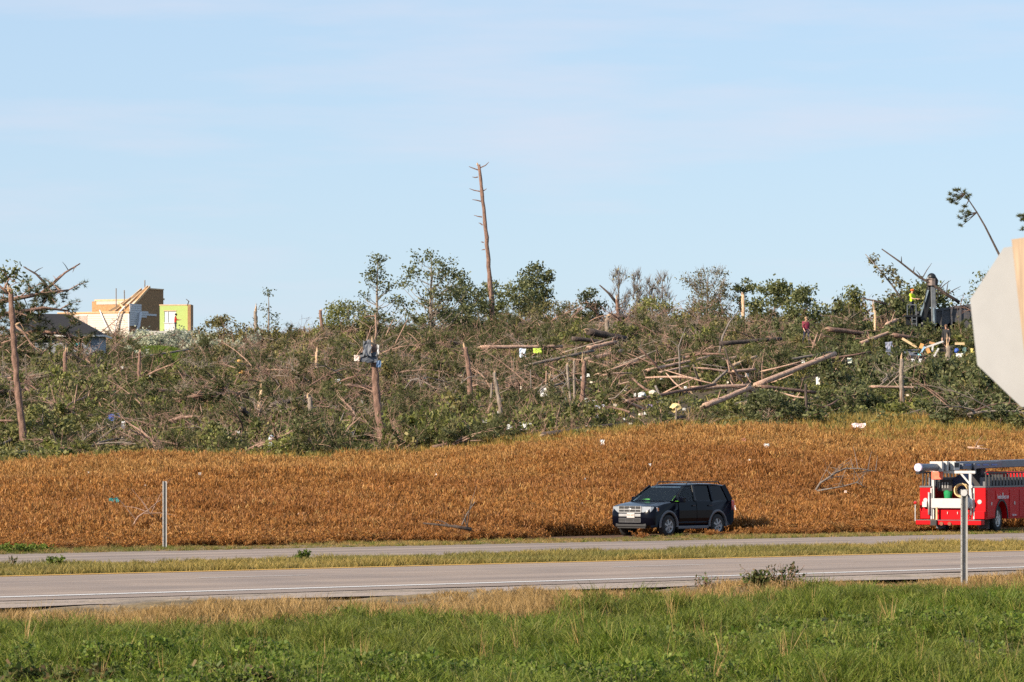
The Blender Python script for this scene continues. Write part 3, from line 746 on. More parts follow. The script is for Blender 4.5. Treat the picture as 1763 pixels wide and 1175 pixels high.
LG = [  # label, x1 y1 x2 y2, width, bark, rows below, depth, ends
 ('long level pink log on the upper slope under a white scrap', 828, 598, 968, 597, 7, PEELED, 14, 3, 1),
 ('dark slim log slanting up to two peeled logs', 905, 630, 1022, 604, 6, BARKG, 14, 4, 1),
 ('short stout peeled log below the two black logs', 1012, 600, 1060, 589, 8, PEELED, 12, 2, 2),
 ('thick peeled log pointing up to the right behind a dark pine', 1000, 622, 1071, 604, 8, PEELED, 12, 3, 2),
 ('thick black charred-looking log on the upper slope', 1012, 571, 1078, 585, 13, BARKD, 12, 2, 1),
 ('black log lying just above another on the upper slope', 985, 583, 1060, 592, 8, BARKD, 10, 2, 0),
 ('dark trunk folded over from a stump on the brow', 1050, 543, 1150, 556, 8, BARKD, 26, 3, 1),
 ('uppermost of three pale parallel logs in the middle of the slope', 1120, 627, 1178, 616, 6, PEELED, 12, 2, 2),
 ('longest of three pale parallel logs in the middle of the slope', 1112, 639, 1222, 614, 6, PEELED, 12, 4, 2),
 ('lowest of three pale parallel logs in the middle of the slope', 1135, 642, 1185, 631, 5, PEELED, 10, 2, 1),
 ('blotchy pink log lying behind a thin leaning pole', 1205, 628, 1272, 616, 9, PEELED, 12, 3, 2),
 ('short bright pale log tilted up beside a white rag', 1260, 630, 1302, 614, 6, PALEW, 12, 2, 2),
 ('small pale log ending at a white rag', 1262, 640, 1300, 636, 6, PEELED, 10, 1, 1),
 ('longest pink log, propped up diagonally across the right slope', 1300, 664, 1438, 609, 10, PEELED, 14, 5, 1),
 ('pink butt log in line below the longest diagonal log', 1212, 700, 1292, 668, 10, PEELED, 10, 3, 2),
 ('level pink log meeting the longest diagonal log', 1190, 669, 1292, 664, 8, PEELED, 12, 2, 1),
 ('greyish pink log right of the crossing of the logs', 1310, 666, 1404, 676, 7, BARKP, 12, 2, 1),
 ('slim log with a grey side above the long diagonal log', 1345, 622, 1436, 606, 5, BARKG, 12, 3, 1),
 ('thick grey-pink log near the maroon-shirted man', 1425, 567, 1494, 575, 9, BARKP, 14, 2, 1),
 ('bright peeled log tilted up towards the dump box', 1480, 592, 1541, 569, 7, PEELED, 12, 3, 2),
 ('pink log lying just below the worker platform', 1538, 577, 1604, 588, 8, BARKP, 12, 2, 1),
 ('stub of a bright log on the brow below the platform', 1527, 559, 1543, 551, 7, PEELED, 14, 1, 2),
 ('big dark log lying along the edge of the field', 935, 749, 1178, 719, 11, BARKD, 6, 9, 1),
 ('thin dark log end continuing along the field edge', 795, 761, 938, 751, 6, BARKD, 5, 5, 1),
 ('slim pink log running up from a heap of white scraps', 1075, 692, 1232, 662, 6, BARKP, 9, 6, 1),
 ('dark hinged-over top of the grey snapped trunk', 468, 698, 533, 684, 9, BARKD, 16, 3, 1),
 ('pale slim log lying under the bright lawn', 236, 616, 332, 601, 4, BARKG, 10, 6, 1),
 ('upper of two purplish logs in the left thicket', 262, 671, 375, 681, 7, BARKP, 10, 3, 1),
 ('lower of two purplish logs in the left thicket', 305, 694, 382, 684, 7, BARKP, 10, 3, 1),
 ('pinkish log lying beside the far left pine', -8, 676, 40, 671, 6, BARKP, 10, 2, 0),
 ('grey log lying in the grass at the foot of the far left pine', 15, 782, 60, 776, 6, BARKG, 5, 2, 1),
 ('curved torn log end at the foot of the far left pine', 2, 766, 33, 752, 6, BARKG, 6, 1, 1),
 ('dark log half buried on the upper right slope', 1240, 592, 1345, 584, 8, BARKD, 10, 3, 0),
 ('slanted dark log with a pale end left of the black logs', 848, 570, 884, 556, 7, BARKD, 16, 2, 1),
 ('orange-brown broken log near the wrapped trunk', 600, 663, 640, 668, 6, BARKP, 10, 1, 1),
 ('short dark pole tilted on the right slope below the pale logs', 1228, 660, 1252, 638, 5, BARKG, 12, 1, 1),
 ('dark butt of a log at the left slope beside a split stump', 415, 704, 436, 722, 10, BARKD, 8, 1, 1),
 ('pale log peeping through the scrub above the field on the right', 1500, 666, 1584, 668, 5, PEELED, 12, 1, 1),
 ('rusty torn log end beside the bent wire-like branches', 1075, 690, 1108, 705, 6, PEELED, 10, 1, 2),
]
for i, (lb, x1, y1, x2, y2, w, m, lo, dd, en) in enumerate(LG): log(lb, x1, y1, x2, y2, w, m, lo, dd, seed=60 + i, ends=en, group=GL)

LM = [  # label, points, width, bark, twigs
 ('arched brown branch with a pale broken tip near the field edge', [(266, 748), (285, 728), (310, 719), (345, 717), (366, 730)], 8, TWIG, 3),
 ('crooked pale branch reaching down from the arched branch', [(285, 733), (300, 748), (318, 757)], 5, TWIG, 2),
 ('thin leaning pole rising above the pale parallel logs', [(1236, 622), (1244, 580), (1256, 555), (1270, 538)], 5, TWIGG, 0),
 ('tall thin crooked stem in front of the pale parallel logs', [(1171, 668), (1170, 620), (1168, 598), (1180, 565)], 4, TWIGG, 2),
 ('pale bent sapling hooked over in the dark thicket', [(722, 694), (724, 662), (721, 652), (708, 655), (695, 672)], 5, TWIGG, 2),
 ('thin bare stem standing alone in the left thicket', [(124, 727), (129, 690), (133, 662)], 4, TWIG, 1),
 ('slim leaning twig crossing the blue tarpaulin', [(189, 732), (198, 710), (208, 694)], 4, TWIG, 1),
 ('torn pale branch lying beside the far left pine', [(94, 765), (108, 750), (121, 737)], 6, PALEW, 2),
 ('pair of thin branches rising behind the wrapped trunk, left one', [(645, 600), (648, 570), (646, 540)], 6, TWIG, 3),
 ('long thin branch leaning right behind the wrapped trunk', [(654, 606), (664, 580), (676, 552)], 4, TWIG, 2),
 ('long thin branch sprawling left below the wrapped sheeting', [(612, 656), (618, 620), (632, 585), (640, 560)], 4, TWIG, 2),
 ('slender arching branch right of the wrapped trunk', [(678, 612), (682, 590), (694, 566), (702, 550)], 4, TWIG, 3),
 ('forked thin stems near the white plastic bag, left stem', [(570, 770), (578, 735), (572, 715)], 4, BARKD, 2),
 ('forked thin stems near the white plastic bag, right stem', [(573, 768), (585, 728), (593, 708)], 4.5, TWIGG, 1),
 ('diagonal grey branch propped over the white plastic bag', [(580, 772), (602, 735), (625, 715)], 5, TWIG, 2),
 ('bare arching branches over the split stump', [(905, 700), (930, 672), (950, 655), (972, 640)], 4, TWIGG, 5),
 ('tangled bare branch fanning out beside the twin stems', [(1000, 706), (975, 690), (968, 668), (982, 652)], 4, TWIGG, 6),
 ('dark forked sapling rising over the log crossing', [(1287, 668), (1270, 648), (1255, 622), (1248, 600)], 5, BARKD, 4),
 ('thin broken branch fork beside the log crossing', [(1265, 660), (1256, 640), (1252, 618)], 5, TWIG, 2),
 ('pair of dry forked twigs near the maroon-shirted man', [(1396, 612), (1402, 590), (1408, 572)], 4, TWIG, 4),
 ('dry broken branch standing right of the maroon-shirted man', [(1409, 612), (1406, 596), (1414, 574)], 3.5, TWIG, 3),
 ('brown branch thrown up left from a stump on the brow', [(1062, 522), (1048, 505), (1032, 491)], 6, BARKD, 2),
 ('bent sapling arching over the dark thicket in mid slope', [(770, 700), (790, 664), (806, 650), (826, 646)], 3.5, TWIGG, 4),
 ('bleached branch lying on the left slope below the roof', [(20, 640), (48, 628), (80, 622)], 4, TWIGG, 3),
 ('two thin straight stems over the far dark pine, taller one', [(915, 690), (914, 660), (913, 636)], 3, TWIGG, 0),
 ('brown root-like branch curling beside the field edge', [(752, 735), (768, 728), (784, 734)], 6, TWIG, 1),
 ('broken limb hanging in the left thicket above the arch', [(380, 716), (400, 708), (425, 704), (470, 716)], 5, TWIG, 4),
 ('fallen bough reaching down to the grass at the left field edge', [(90, 790), (96, 760), (90, 742)], 4, BARKD, 3),
 ('thin pale pole slanting in front of the yellow cushion', [(1128, 664), (1140, 690), (1146, 706)], 4, TWIGG, 1),
 ('slanting branch above the big edge log', [(1085, 716), (1105, 728)], 4, TWIG, 1),
]
for i, (lb, pts, w, m, tw) in enumerate(LM): limb(lb, pts, w, m, seed=110 + i, twig=tw, group=GB)
# many more thin snapped poles and sticks than one can list; each is still one stick
LMK = [(45, 650, 'the far left pine'), (113, 645, 'the pink stump below the dark roof'), (240, 640, 'the slim trunk below the lawn'), (448, 690, 'the split pale stump'), (536, 725, 'the grey hinged trunk'),
 (655, 700, 'the wrapped trunk'), (633, 612, 'the slate metal sheet'), (806, 645, 'the leaning pink pine'), (860, 700, 'the dark crooked trunk'), (948, 690, 'the split torn stump'), (1004, 660, 'the pale-topped pine'), (196, 718, 'the blue tarpaulin'),
 (414, 632, 'the orange insulation'), (603, 744, 'the white plastic bag'), (467, 762, 'the clear plastic sheet'), (906, 734, 'the white slab'), (1163, 703, 'the yellow cushion'), (1293, 634, 'the white rag bundle'), (1370, 636, 'the long diagonal log'),
 (1167, 626, 'the pale parallel logs'), (1045, 578, 'the thick black log'), (895, 597, 'the level pink log'), (1388, 575, 'the maroon-shirted man'), (1553, 655, 'the slender trunk below the roof scraps'), (1631, 630, 'the torn yellow trunk'), (1555, 607, 'the dark roof panel'),
 (1325, 705, 'the leafy field shrub'), (1055, 733, 'the big edge log'), (315, 722, 'the arched branch'), (320, 676, 'the purplish logs'), (1245, 665, 'the log crossing'), (722, 670, 'the hooked sapling'), (1115, 680, 'the white pillow'), (1500, 580, 'the bright tilted log'),
 (283, 885, 'the plain post'), (196, 865, 'the teal scrap'), (237, 905, 'the broken field bough'), (770, 905, 'the dark field branch'), (1157, 870, 'the black SUV'), (1640, 850, 'the red truck'), (1450, 825, 'the grey field branches'), (1690, 773, 'the bleached stick'), (1478, 733, 'the wrapper heap')]
USED = set()
def single_out(descs, x, y):
    """a label that only one thing bears: its look, and where it lies from something one can find"""
    for lx, ly, nm in sorted(LMK, key=lambda k: (k[0] - x) ** 2 + (2 * (k[1] - y)) ** 2):
        dx, dy = x - lx, y - ly
        rel = ('right of' if dx > 0 else 'left of') if abs(dx) > 1.6 * abs(dy) else (('below' if dy > 0 else 'above') if abs(dy) > 1.6 * abs(dx) else ('below and ' if dy > 0 else 'above and ') + ('right of' if dx > 0 else 'left of'))
        for ds in descs:
            lb = "%s %s %s" % (ds, rel, nm)
            if lb not in USED and len(lb.split()) <= 16: USED.add(lb); return lb
    return descs[-1]
def looks(what, w, l, a, col):
    tl = 'upright' if abs(a - 1.57) < .5 else ('slanting' if abs(math.sin(a)) > .3 else 'flat-lying'); ln = 'long' if l > 50 else 'short'; th = 'thin' if w < 3 else 'stout'
    return ["%s %s" % (col, what), "%s %s %s" % (ln, col, what), "%s %s %s" % (th, col, what), "%s %s %s" % (col, tl, what), "%s %s %s %s" % (ln, th, col, what), "%s %s %s %s %s" % (ln, th, col, tl, what)]
CNAME = {}
rs = random.Random(5)
for i in range(150):
    px_ = rs.uniform(0, 1680); py_ = rs.uniform(604, 0.94 * float(np.interp(px_, *YB)) + 35); d = hit(px_, py_ + 8)
    if d > float(YCD(px_)) - 8: continue
    a = rs.gauss(0.35, 0.7) if rs.random() < 0.6 else rs.uniform(1.1, 2.0); l = rs.uniform(22, 70); w = rs.uniform(1.6, 4.2)
    x2, y2 = px_ + math.cos(a) * l, py_ - math.sin(a) * l * 0.55
    m_ = P((px_ + x2) / 2, (py_ + y2) / 2, d); s_ = d / FPX
    mt_ = rs.choice([(TWIG, 'brown'), (TWIG, 'brown'), (BARKP, 'dark pink'), (TWIGG, 'grey'), (PEELED, 'pale pink')])
    t = thing('broken_stick', single_out(looks('broken stick', w, l, a, mt_[1]), m_.x * FPX / d + PW / 2, (py_ + y2) / 2), 'stick', m_, group='loose sticks in the brush')
    b = MB(); q = Vector(((x2 - px_) * s_ / 2, rs.uniform(-.4, .4), (py_ - y2) * s_ / 2)); k = Vector((0, 0, rs.uniform(-.1, .15)))
    b.tube([-q, k, q], [w * s_ / 2, w * s_ * 0.42, w * s_ * 0.2], 5); b.build('stem', mt_[0], t)

for i in range(32):     # the criss-cross of pale splintered poles in the middle of the slope
    px_ = rs.gauss(1190, 150); py_ = rs.uniform(606, 700); d = hit(px_, py_ + 1.0 * FPX / 290)
    if d > float(YCD(px_)) - 8 or px_ > 1500: continue
    a = rs.gauss(0.42, 0.35) if rs.random() < .75 else rs.gauss(2.5, .4); l = rs.uniform(40, 105); w = rs.uniform(2.4, 5.0)
    x2, y2 = px_ + math.cos(a) * l, py_ - abs(math.sin(a)) * l * 0.5
    m_ = P((px_ + x2) / 2, (py_ + y2) / 2, d); s_ = d / FPX
    mt_ = rs.choice([(PEELED, 'pale pink'), (PEELED, 'pale pink'), (BARKP, 'dark pink'), (BARKG, 'grey')])
    t = thing('splintered_pole', single_out(looks('splintered pole', w, l, a, mt_[1]), (px_ + x2) / 2, (py_ + y2) / 2), 'log', m_, group='criss-crossed poles in mid slope')
    b = MB(); q = Vector(((x2 - px_) * s_ / 2, rs.uniform(-.8, .8), (py_ - y2) * s_ / 2)); k = Vector((0, 0, rs.uniform(-.22, .22)))
    b.tube([-q, k - q * .3, k * .7 + q * .35, q], [w * s_ / 2, w * s_ * 0.46, w * s_ * .4, w * s_ * 0.26], 7, jit=.1, rng=rs); b.build('trunk', mt_[0], t, smooth=True)
    b = MB(); splinter(b, -q, -q, w * s_ / 2, rs, 4, .4); b.build('broken_end', PALEW, t); CLR.append((min(px_, x2), max(px_, x2), d - 8, d + .4))

# trees and saplings on the brow
TR = [
 ('silvery leaved heap of boughs before the house end wall', 238, 574, 74, 357, LEAFS, 2400, 0.12, 44, 0.5, 0.02, 'round', None),
 ('larger silvery heap of boughs below the man in red', 318, 572, 96, 357, LEAFS, 3200, 0.12, 50, 0.55, 0.02, 'round', None),
 ('silvery heap of boughs right of the bright lawn', 375, 580, 80, 352, LEAFS, 2000, 0.12, 40, 0.5, 0.02, 'round', None),
 # label, x, top, width, distance, leaf, n, size, clumps, clump radius, low, shape
 ('sparse airy sapling above the wrapped trunk', 650, 436, 112, 330, LEAFD, 750, 0.13, 46, 0.42, 0.22, 'cone', None),
 ('taller airy young tree left of the tallest trunk', 742, 432, 116, 340, LEAFD, 1900, 0.14, 64, 0.5, 0.2, 'round', None),
 ('low dense dark bush-like tree beside the airy young tree', 795, 490, 92, 352, LEAFD, 3600, 0.14, 55, 0.6, 0.12, 'round', None),
 ('small tree with ragged brown side just behind the tallest trunk', 850, 484, 52, 372, LEAFD, 1000, 0.15, 28, 0.45, 0.35, 'umbrella', None),
 ('flat-topped pale-stemmed tree right of the tallest trunk', 895, 484, 74, 378, LEAFD, 1500, 0.15, 40, 0.5, 0.38, 'umbrella', None),
 ('dark round-topped tree with pale stems on the skyline', 925, 456, 70, 385, LEAFD, 2400, 0.16, 52, 0.48, 0.38, 'umbrella', None),
 ('small dark-crowned tree half hidden beside a snapped stump', 1017, 499, 58, 390, LEAFD, 1500, 0.16, 30, 0.5, 0.36, 'umbrella', None),
 ('olive thinly leaved birch-like tree on the skyline', 1218, 461, 92, 390, LEAFO, 1900, 0.12, 60, 0.55, 0.25, 'round', 'bare'),
 ('little round-crowned tree above a pale stump', 1280, 478, 34, 392, LEAFD, 600, 0.15, 12, 0.36, 0.66, 'round', None),
 ('dark spreading tree right of the pale stump', 1332, 486, 72, 335, LEAFD, 2400, 0.16, 46, 0.55, 0.2, 'round', None),
 ('rounded dark tree ending the wooded skyline', 1388, 497, 74, 318, LEAFD, 2300, 0.15, 48, 0.5, 0.3, 'umbrella', None),
 ('feathery light green tree standing apart on the brow', 1470, 497, 54, 281, LEAFG, 1500, 0.13, 40, 0.5, 0.12, 'cone', None),
 ('dense dark tree behind the yellow-shirted worker', 1585, 490, 84, 285, LEAFD, 2900, 0.16, 50, 0.6, 0.12, 'round', None),
 ('dark leafy tree behind the worker platform', 1548, 518, 66, 281, LEAFD, 2000, 0.15, 40, 0.6, 0.1, 'round', None),
 ('scattered leafy sapling beside the stop sign edge', 1690, 466, 60, 275, LEAFD, 420, 0.13, 26, 0.5, 0.3, 'round', None),
 ('thin leafy sapling beside the splintered stump', 462, 496, 50, 352, LEAFD, 170, 0.12, 14, 0.4, 0.35, 'cone', None),
 ('yellow-green bushy tree on the brow beside a blunt trunk', 600, 522, 90, 345, LEAFG, 2600, 0.13, 50, 0.65, 0.05, 'round', None),
 ('low leafy tree in front of the pale-stemmed trees', 955, 522, 90, 360, LEAFO, 1300, 0.13, 40, 0.6, 0.1, 'round', None),
 ('bushy green tree at the foot of the bare grey trees', 1125, 515, 70, 362, LEAFG, 1300, 0.13, 34, 0.55, 0.1, 'round', None),
 ('spreading low tree in front of the olive tree', 1225, 524, 90, 365, LEAFD, 1500, 0.14, 40, 0.6, 0.1, 'round', None),
 ('leafy green shrub spilling onto the top of the field', 1325, 674, 92, 193, LEAFD, 2600, 0.065, 50, 0.28, 0.05, 'round', None),
 ('upright green shrub on the slope below the debris heap', 1610, 628, 92, 238, LEAFG, 2600, 0.09, 50, 0.4, 0.05, 'round', None),
 ('green shrub at the right end of the field top', 1738, 694, 74, 200, LEAFG, 1700, 0.07, 40, 0.3, 0.05, 'round', None),
 ('dark leafy bush at the field edge under the big snapped trunk', 520, 722, 80, 190, LEAFD, 1500, 0.07, 40, 0.3, 0.05, 'round', None),
 ('bright leafy shrub near the far left pine', 75, 700, 90, 200, LEAFG, 2000, 0.075, 44, 0.3, 0.05, 'round', None),
 ('grey-green shrub left of the splintered stump on the brow', 385, 548, 76, 345, LEAFO, 1700, 0.13, 40, 0.5, 0.1, 'round', None),
 ('leafy shrub hanging over the left slope below the roof', 60, 640, 110, 262, LEAFG, 2400, 0.10, 50, 0.45, 0.05, 'round', None),
]
for i, (lb, px_, top, w, d, lf, n_, sz, K, cr_, lo, sh, fl) in enumerate(TR):
    tree(lb, px_, top, w, d, lf, n_, sz, K, cr_, lo, seed=200 + i, shape=sh, bare=(fl == 'bare'), group=GS, name='bough_heap' if 'heap of boughs' in lb else 'shrub' if 'shrub' in lb or 'bush at' in lb else 'tree', cat='shrub' if 'shrub' in lb or 'bush at' in lb else 'tree')
for i, (lb, px_, top, w) in enumerate([('leftmost and tallest of the bare grey trees on the skyline', 1066, 464, 50), ('slim bare grey tree second among the bare ones', 1097, 468, 34),
                                      ('bare grey tree third among the bare ones', 1118, 482, 34), ('rightmost of the bare grey trees on the skyline', 1140, 472, 44)]):
    tree(lb, px_, top, w, 392, LEAFO, 60, 0.1, 46, 0.5, 0.3, seed=240 + i, bare=True, mat=TWIGG, group='bare grey trees on the skyline', shape='umbrella')

# the leaning dark tree in the grapple and the two tufted pines beside the sign
limb('dark leaning trunk held in the grapple above the dump box', [(1652, 521), (1628, 506), (1604, 489), (1582, 477), (1548, 450), (1518, 429)], 6, BARKD, d=271, seed=301, twig=14, name='leaning_tree', cat='tree')
limb('short dark pole sticking out left of the worker platform', [(1526, 524), (1505, 518), (1483, 514)], 5, BARKD, d=272, seed=302, twig=1, name='leaning_tree', cat='tree')
limb('thin leafy sapling leaning left of the worker', [(1556, 520), (1535, 490), (1512, 462), (1490, 438)], 4, TWIGG, d=274, seed=303, twig=12, name='leaning_sapling', cat='sapling', leaf=LEAFO)
def tufted(label, pts, d, seed, spots):
    rng = random.Random(seed); r = np.random.default_rng(seed); Q = [P(a, c, d) for a, c in pts]; o = Q[0]
    t = thing('tufted_pine', label, 'tree', o, group='bent pines beside the stop sign'); b = MB(); n = len(Q)
    b.tube([q - o for q in Q], [0.11 * (1 - 0.75 * i / (n - 1)) for i in range(n)], 7); b.build('trunk', BARKD, t, smooth=True)
    for (sx, sy) in spots:
        s = P(sx, sy, d) - o; k = min(range(n), key=lambda i: (Q[i] - o - s).length); m = (Q[k] - o)
        b = MB(); b.tube([m, m.lerp(s, 0.5) + Vector((0, 0, -.05)), s], [0.04, 0.025, 0.015], 4, cap=False); br = b.build('branch', BARKD, t)
        b = MB(); C = np.array([tuple(s)]) + r.normal(0, 0.07, (4, 3)); needles(b, C, r, 30, 0.26, 0.016); b.build('needle_tuft', NEEDLE, br)
tufted('bent pine with tufts at its tip leaning left above the sign', [(1800, 590), (1765, 520), (1722, 442), (1712, 422), (1696, 390), (1682, 366), (1668, 345), (1661, 335)], 285, 311,
       [(1634, 335), (1643, 328), (1651, 326), (1661, 331), (1669, 337), (1634, 344), (1640, 346), (1643, 338), (1650, 342), (1646, 350), (1661, 356), (1656, 365), (1653, 374), (1663, 372), (1667, 365), (1670, 369), (1662, 379), (1654, 390), (1638, 350), (1665, 340)])
tufted('tip of a second tufted pine at the edge of view above the sign', [(1830, 590), (1800, 470), (1790, 420), (1775, 385)], 283, 312, [(1755, 374), (1760, 371), (1763, 376), (1759, 379), (1761, 395), (1770, 368), (1768, 380)])
# the pines thrown over the dark roof at the left
def felled(label, pts, w, d, seed, side=1.0, n=26):
    rng = random.Random(seed); r = np.random.default_rng(seed); Q = [P(a, c, d + k * 0.5) for k, (a, c) in enumerate(pts)]; o = Q[0]
    t = thing('felled_pine', label, 'tree', o, group='pines thrown down on the roof'); m = len(Q); b = MB()
    b.tube([q - o for q in Q], [w * d / FPX / 2 * (1 - 0.6 * i / (m - 1)) for i in range(m)], 8); b.build('trunk', BARKP, t, smooth=True)
    C = []; b = MB()
    for i in range(n):
        k = rng.randint(0, m - 2); s = Q[k].lerp(Q[k + 1], rng.random()) - o; l = rng.uniform(0.8, 2.2)
        e = Vector((rng.uniform(-.8, .8), rng.uniform(-.7, .7), rng.uniform(-1.0, 0.55) * side)).normalized() * l
        b.tube([s, s + e * 0.5 + Vector((0, 0, 0.12)), s + e], [0.05, 0.035, 0.014], 4, cap=False); C += [tuple(s + e * rng.uniform(0.3, 1.05) + Vector((rng.gauss(0, .12), rng.gauss(0, .12), rng.gauss(0, .12)))) for j in range(11)]
    b.build('limbs', TWIG, t)
    b = MB(); needles(b, np.array(C), r, 14, 0.34, 0.022); b.build('crown', NEEDLE, t)
felled('pine with dense needles lying across the dark roof', [(0, 520), (40, 512), (80, 505), (118, 500)], 9, 300, 321, n=34)
felled('second pine draped over the ridge of the dark roof', [(-15, 545), (30, 538), (75, 530), (120, 536)], 8, 298, 320, n=34)
felled('pine lying below the dark roof edge with drooping boughs', [(150, 590), (110, 575), (60, 570), (10, 580)], 8, 300, 322, n=44)
felled('pine heaped at the left edge of the slope', [(-10, 600), (30, 605), (80, 612), (140, 622)], 8, 285, 323, n=44)
felled('dark pine crown spread over the middle of the slope', [(1010, 650), (1050, 636), (1095, 628), (1130, 640)], 8, 262, 324, n=42)
felled('dark pine crown below the level pink log', [(850, 650), (890, 645), (935, 640), (975, 648)], 8, 258, 325, n=42)
felled('pine crown fallen over the brow under the olive tree', [(1110, 585), (1150, 575), (1200, 572), (1250, 580)], 8, 318, 326, n=44)
felled('pine crown fallen right of the pale stump on the brow', [(1290, 560), (1330, 556), (1380, 562), (1420, 572)], 8, 325, 327, n=44)
felled('pine crown in the left thicket above the blue tarpaulin', [(140, 690), (185, 684), (230, 678), (270, 690)], 8, 222, 328, n=36)
felled('dark pine sprays at the field edge below the white sheet', [(745, 770), (775, 764), (800, 760)], 6, 186, 329, n=16)
felled('pine heap on the brow left of the black logs', [(860, 575), (910, 566), (960, 564), (1000, 572)], 8, 330, 341, n=44)
felled('pine heap over the slope under the dark round-topped tree', [(880, 612), (930, 608), (985, 612), (1030, 622)], 8, 292, 342, n=40)
felled('pine crown tumbled below the brow in front of the airy tree', [(690, 600), (730, 594), (775, 590), (815, 598)], 8, 300, 343, n=44)
felled('pine crown low on the slope left of the wrapped trunk', [(300, 690), (350, 680), (400, 676), (440, 690)], 8, 224, 344, n=36)
felled('pine crown right of the leaning pink pine', [(840, 672), (885, 664), (925, 660), (960, 672)], 8, 236, 345, n=36)
felled('pine spread under the pale parallel logs', [(1080, 662), (1130, 655), (1180, 652), (1230, 660)], 7, 240, 346, n=30)
limb('bare dark branch sticking up over the felled pines', [(84, 498), (76, 486), (62, 472), (41, 460)], 6, BARKD, d=317, seed=331, twig=3, name='upthrust_branch')
limb('long bare branch pointing up right over the felled pines', [(70, 506), (90, 490), (112, 470), (138, 454)], 6, BARKP, d=316, seed=332, twig=7, name='upthrust_branch', leaf=None)
limb('drooping leafy bough at the top of the far left pine', [(6, 500), (16, 480), (30, 488)], 4, TWIG, d=hit(45, 778), seed=333, twig=7, name='leafy_bough', leaf=LEAFD)

# ------------------------------------------------------------------ people
def sphere(b, c, r, n=10, m=7, sc=(1, 1, 1), mi=0):
    c = Vector(c); rings = []
    for i in range(m + 1):
        f = math.pi * i / m; rings.append([c + Vector((math.sin(f) * math.cos(2 * math.pi * k / n) * r * sc[0], math.sin(f) * math.sin(2 * math.pi * k / n) * r * sc[1], -math.cos(f) * r * sc[2])) for k in range(n)])
    return b.loft(rings, mi, cap=False)
SKIN = solid("skin", (0.52, 0.30, 0.21), 0.55, var=0.12)
def person(label, loc, rz, shirt, trousers, hat=None, hair=(0.03, 0.02, 0.015), pose='stand', h=1.76, sleeves=True, shoes=(0.03, 0.025, 0.02), group='people clearing up'):
    """one continuous figure grown along a posed skeleton; faces +x of its own frame"""
    k = h / 1.76
    J = {'pel': (0, 0, .95), 'waist': (0.0, 0, 1.10), 'chest': (0.01, 0, 1.32), 'neck': (0.0, 0, 1.49), 'head': (0.035, 0, 1.60), 'crown': (0.03, 0, 1.70), 'nose': (0.125, 0, 1.615),
         'shl': (0, .19, 1.42), 'shr': (0, -.19, 1.42), 'ell': (-.03, .25, 1.13), 'elr': (-.03, -.25, 1.13), 'wrl': (.06, .24, .88), 'wrr': (.06, -.24, .88), 'hal': (.09, .235, .78), 'har': (.09, -.235, .78),
         'hpl': (0, .095, .92), 'hpr': (0, -.095, .92), 'knl': (.04, .11, .49), 'knr': (.01, -.11, .49), 'anl': (0, .12, .09), 'anr': (-.03, -.12, .09), 'tol': (.16, .14, .03), 'tor': (.13, -.14, .03)}
    if pose in ('work', 'drive'):
        J.update(ell=(.14, .25, 1.17), elr=(.14, -.25, 1.17), wrl=(.38, .16, 1.18), wrr=(.38, -.16, 1.18), hal=(.47, .14, 1.20), har=(.47, -.14, 1.20), head=(.06, 0, 1.595), crown=(.07, 0, 1.69), nose=(.15, 0, 1.58))
    if pose == 'lever':
        J.update(ell=(.10, .30, 1.18), elr=(.10, -.30, 1.18), wrl=(.34, .24, 1.10), wrr=(.34, -.24, 1.10), hal=(.43, .22, 1.12), har=(.43, -.22, 1.12))
    if pose == 'drive':
        J.update(knl=(.42, .13, .98), knr=(.42, -.13, .98), anl=(.62, .13, .60), anr=(.62, -.13, .60), tol=(.76, .14, .62), tor=(.76, -.14, .62), hpl=(.02, .10, .93), hpr=(.02, -.10, .93))
    if pose == 'walk':
        J.update(knl=(.20, .10, .52), anl=(.18, .11, .10), tol=(.33, .12, .05), knr=(-.06, -.10, .50), anr=(-.30, -.11, .14), tor=(-.18, -.12, .05), ell=(-.14, .25, 1.15), wrl=(-.08, .26, .90), hal=(-.06, .25, .82), elr=(.06, -.25, 1.14), wrr=(.20, -.24, .93), har=(.27, -.23, .86))
    E = [('pel', 'waist'), ('waist', 'chest'), ('chest', 'neck'), ('neck', 'head'), ('head', 'crown'), ('head', 'nose'), ('chest', 'shl'), ('chest', 'shr'), ('shl', 'ell'), ('ell', 'wrl'), ('wrl', 'hal'), ('shr', 'elr'), ('elr', 'wrr'), ('wrr', 'har'),
         ('pel', 'hpl'), ('pel', 'hpr'), ('hpl', 'knl'), ('knl', 'anl'), ('anl', 'tol'), ('hpr', 'knr'), ('knr', 'anr'), ('anr', 'tor')]
    Rr = {'pel': .15, 'waist': .145, 'chest': .165, 'neck': .062, 'head': .095, 'crown': .075, 'nose': .018, 'shl': .08, 'shr': .08, 'ell': .052, 'elr': .052, 'wrl': .034, 'wrr': .034, 'hal': .030, 'har': .030,
          'hpl': .10, 'hpr': .10, 'knl': .068, 'knr': .068, 'anl': .045, 'anr': .045, 'tol': .036, 'tor': .036}
    for s, w in (('l', 'hal'), ('r', 'har')):     # a thumb and four fingers rooted in each palm
        c = Vector(J[w]); d = (c - Vector(J['wr' + s])).normalized(); sd = Vector((0, 1, 0)) if abs(d.y) < 0.9 else Vector((1, 0, 0))
        for i in range(4):
            J['f%s%d' % (s, i)] = tuple(c + d * (0.075 + 0.012 * (i in (1, 2))) + sd * (0.016 * (i - 1.5)) + Vector((0.012, 0, -0.01))); E.append((w, 'f%s%d' % (s, i))); Rr['f%s%d' % (s, i)] = .0085
        J['th' + s] = tuple(c + d * 0.03 + sd * 0.05 * (-1 if s == 'l' else 1)); E.append((w, 'th' + s)); Rr['th' + s] = .010
    nm = list(J); ix = {a: i for i, a in enumerate(nm)}
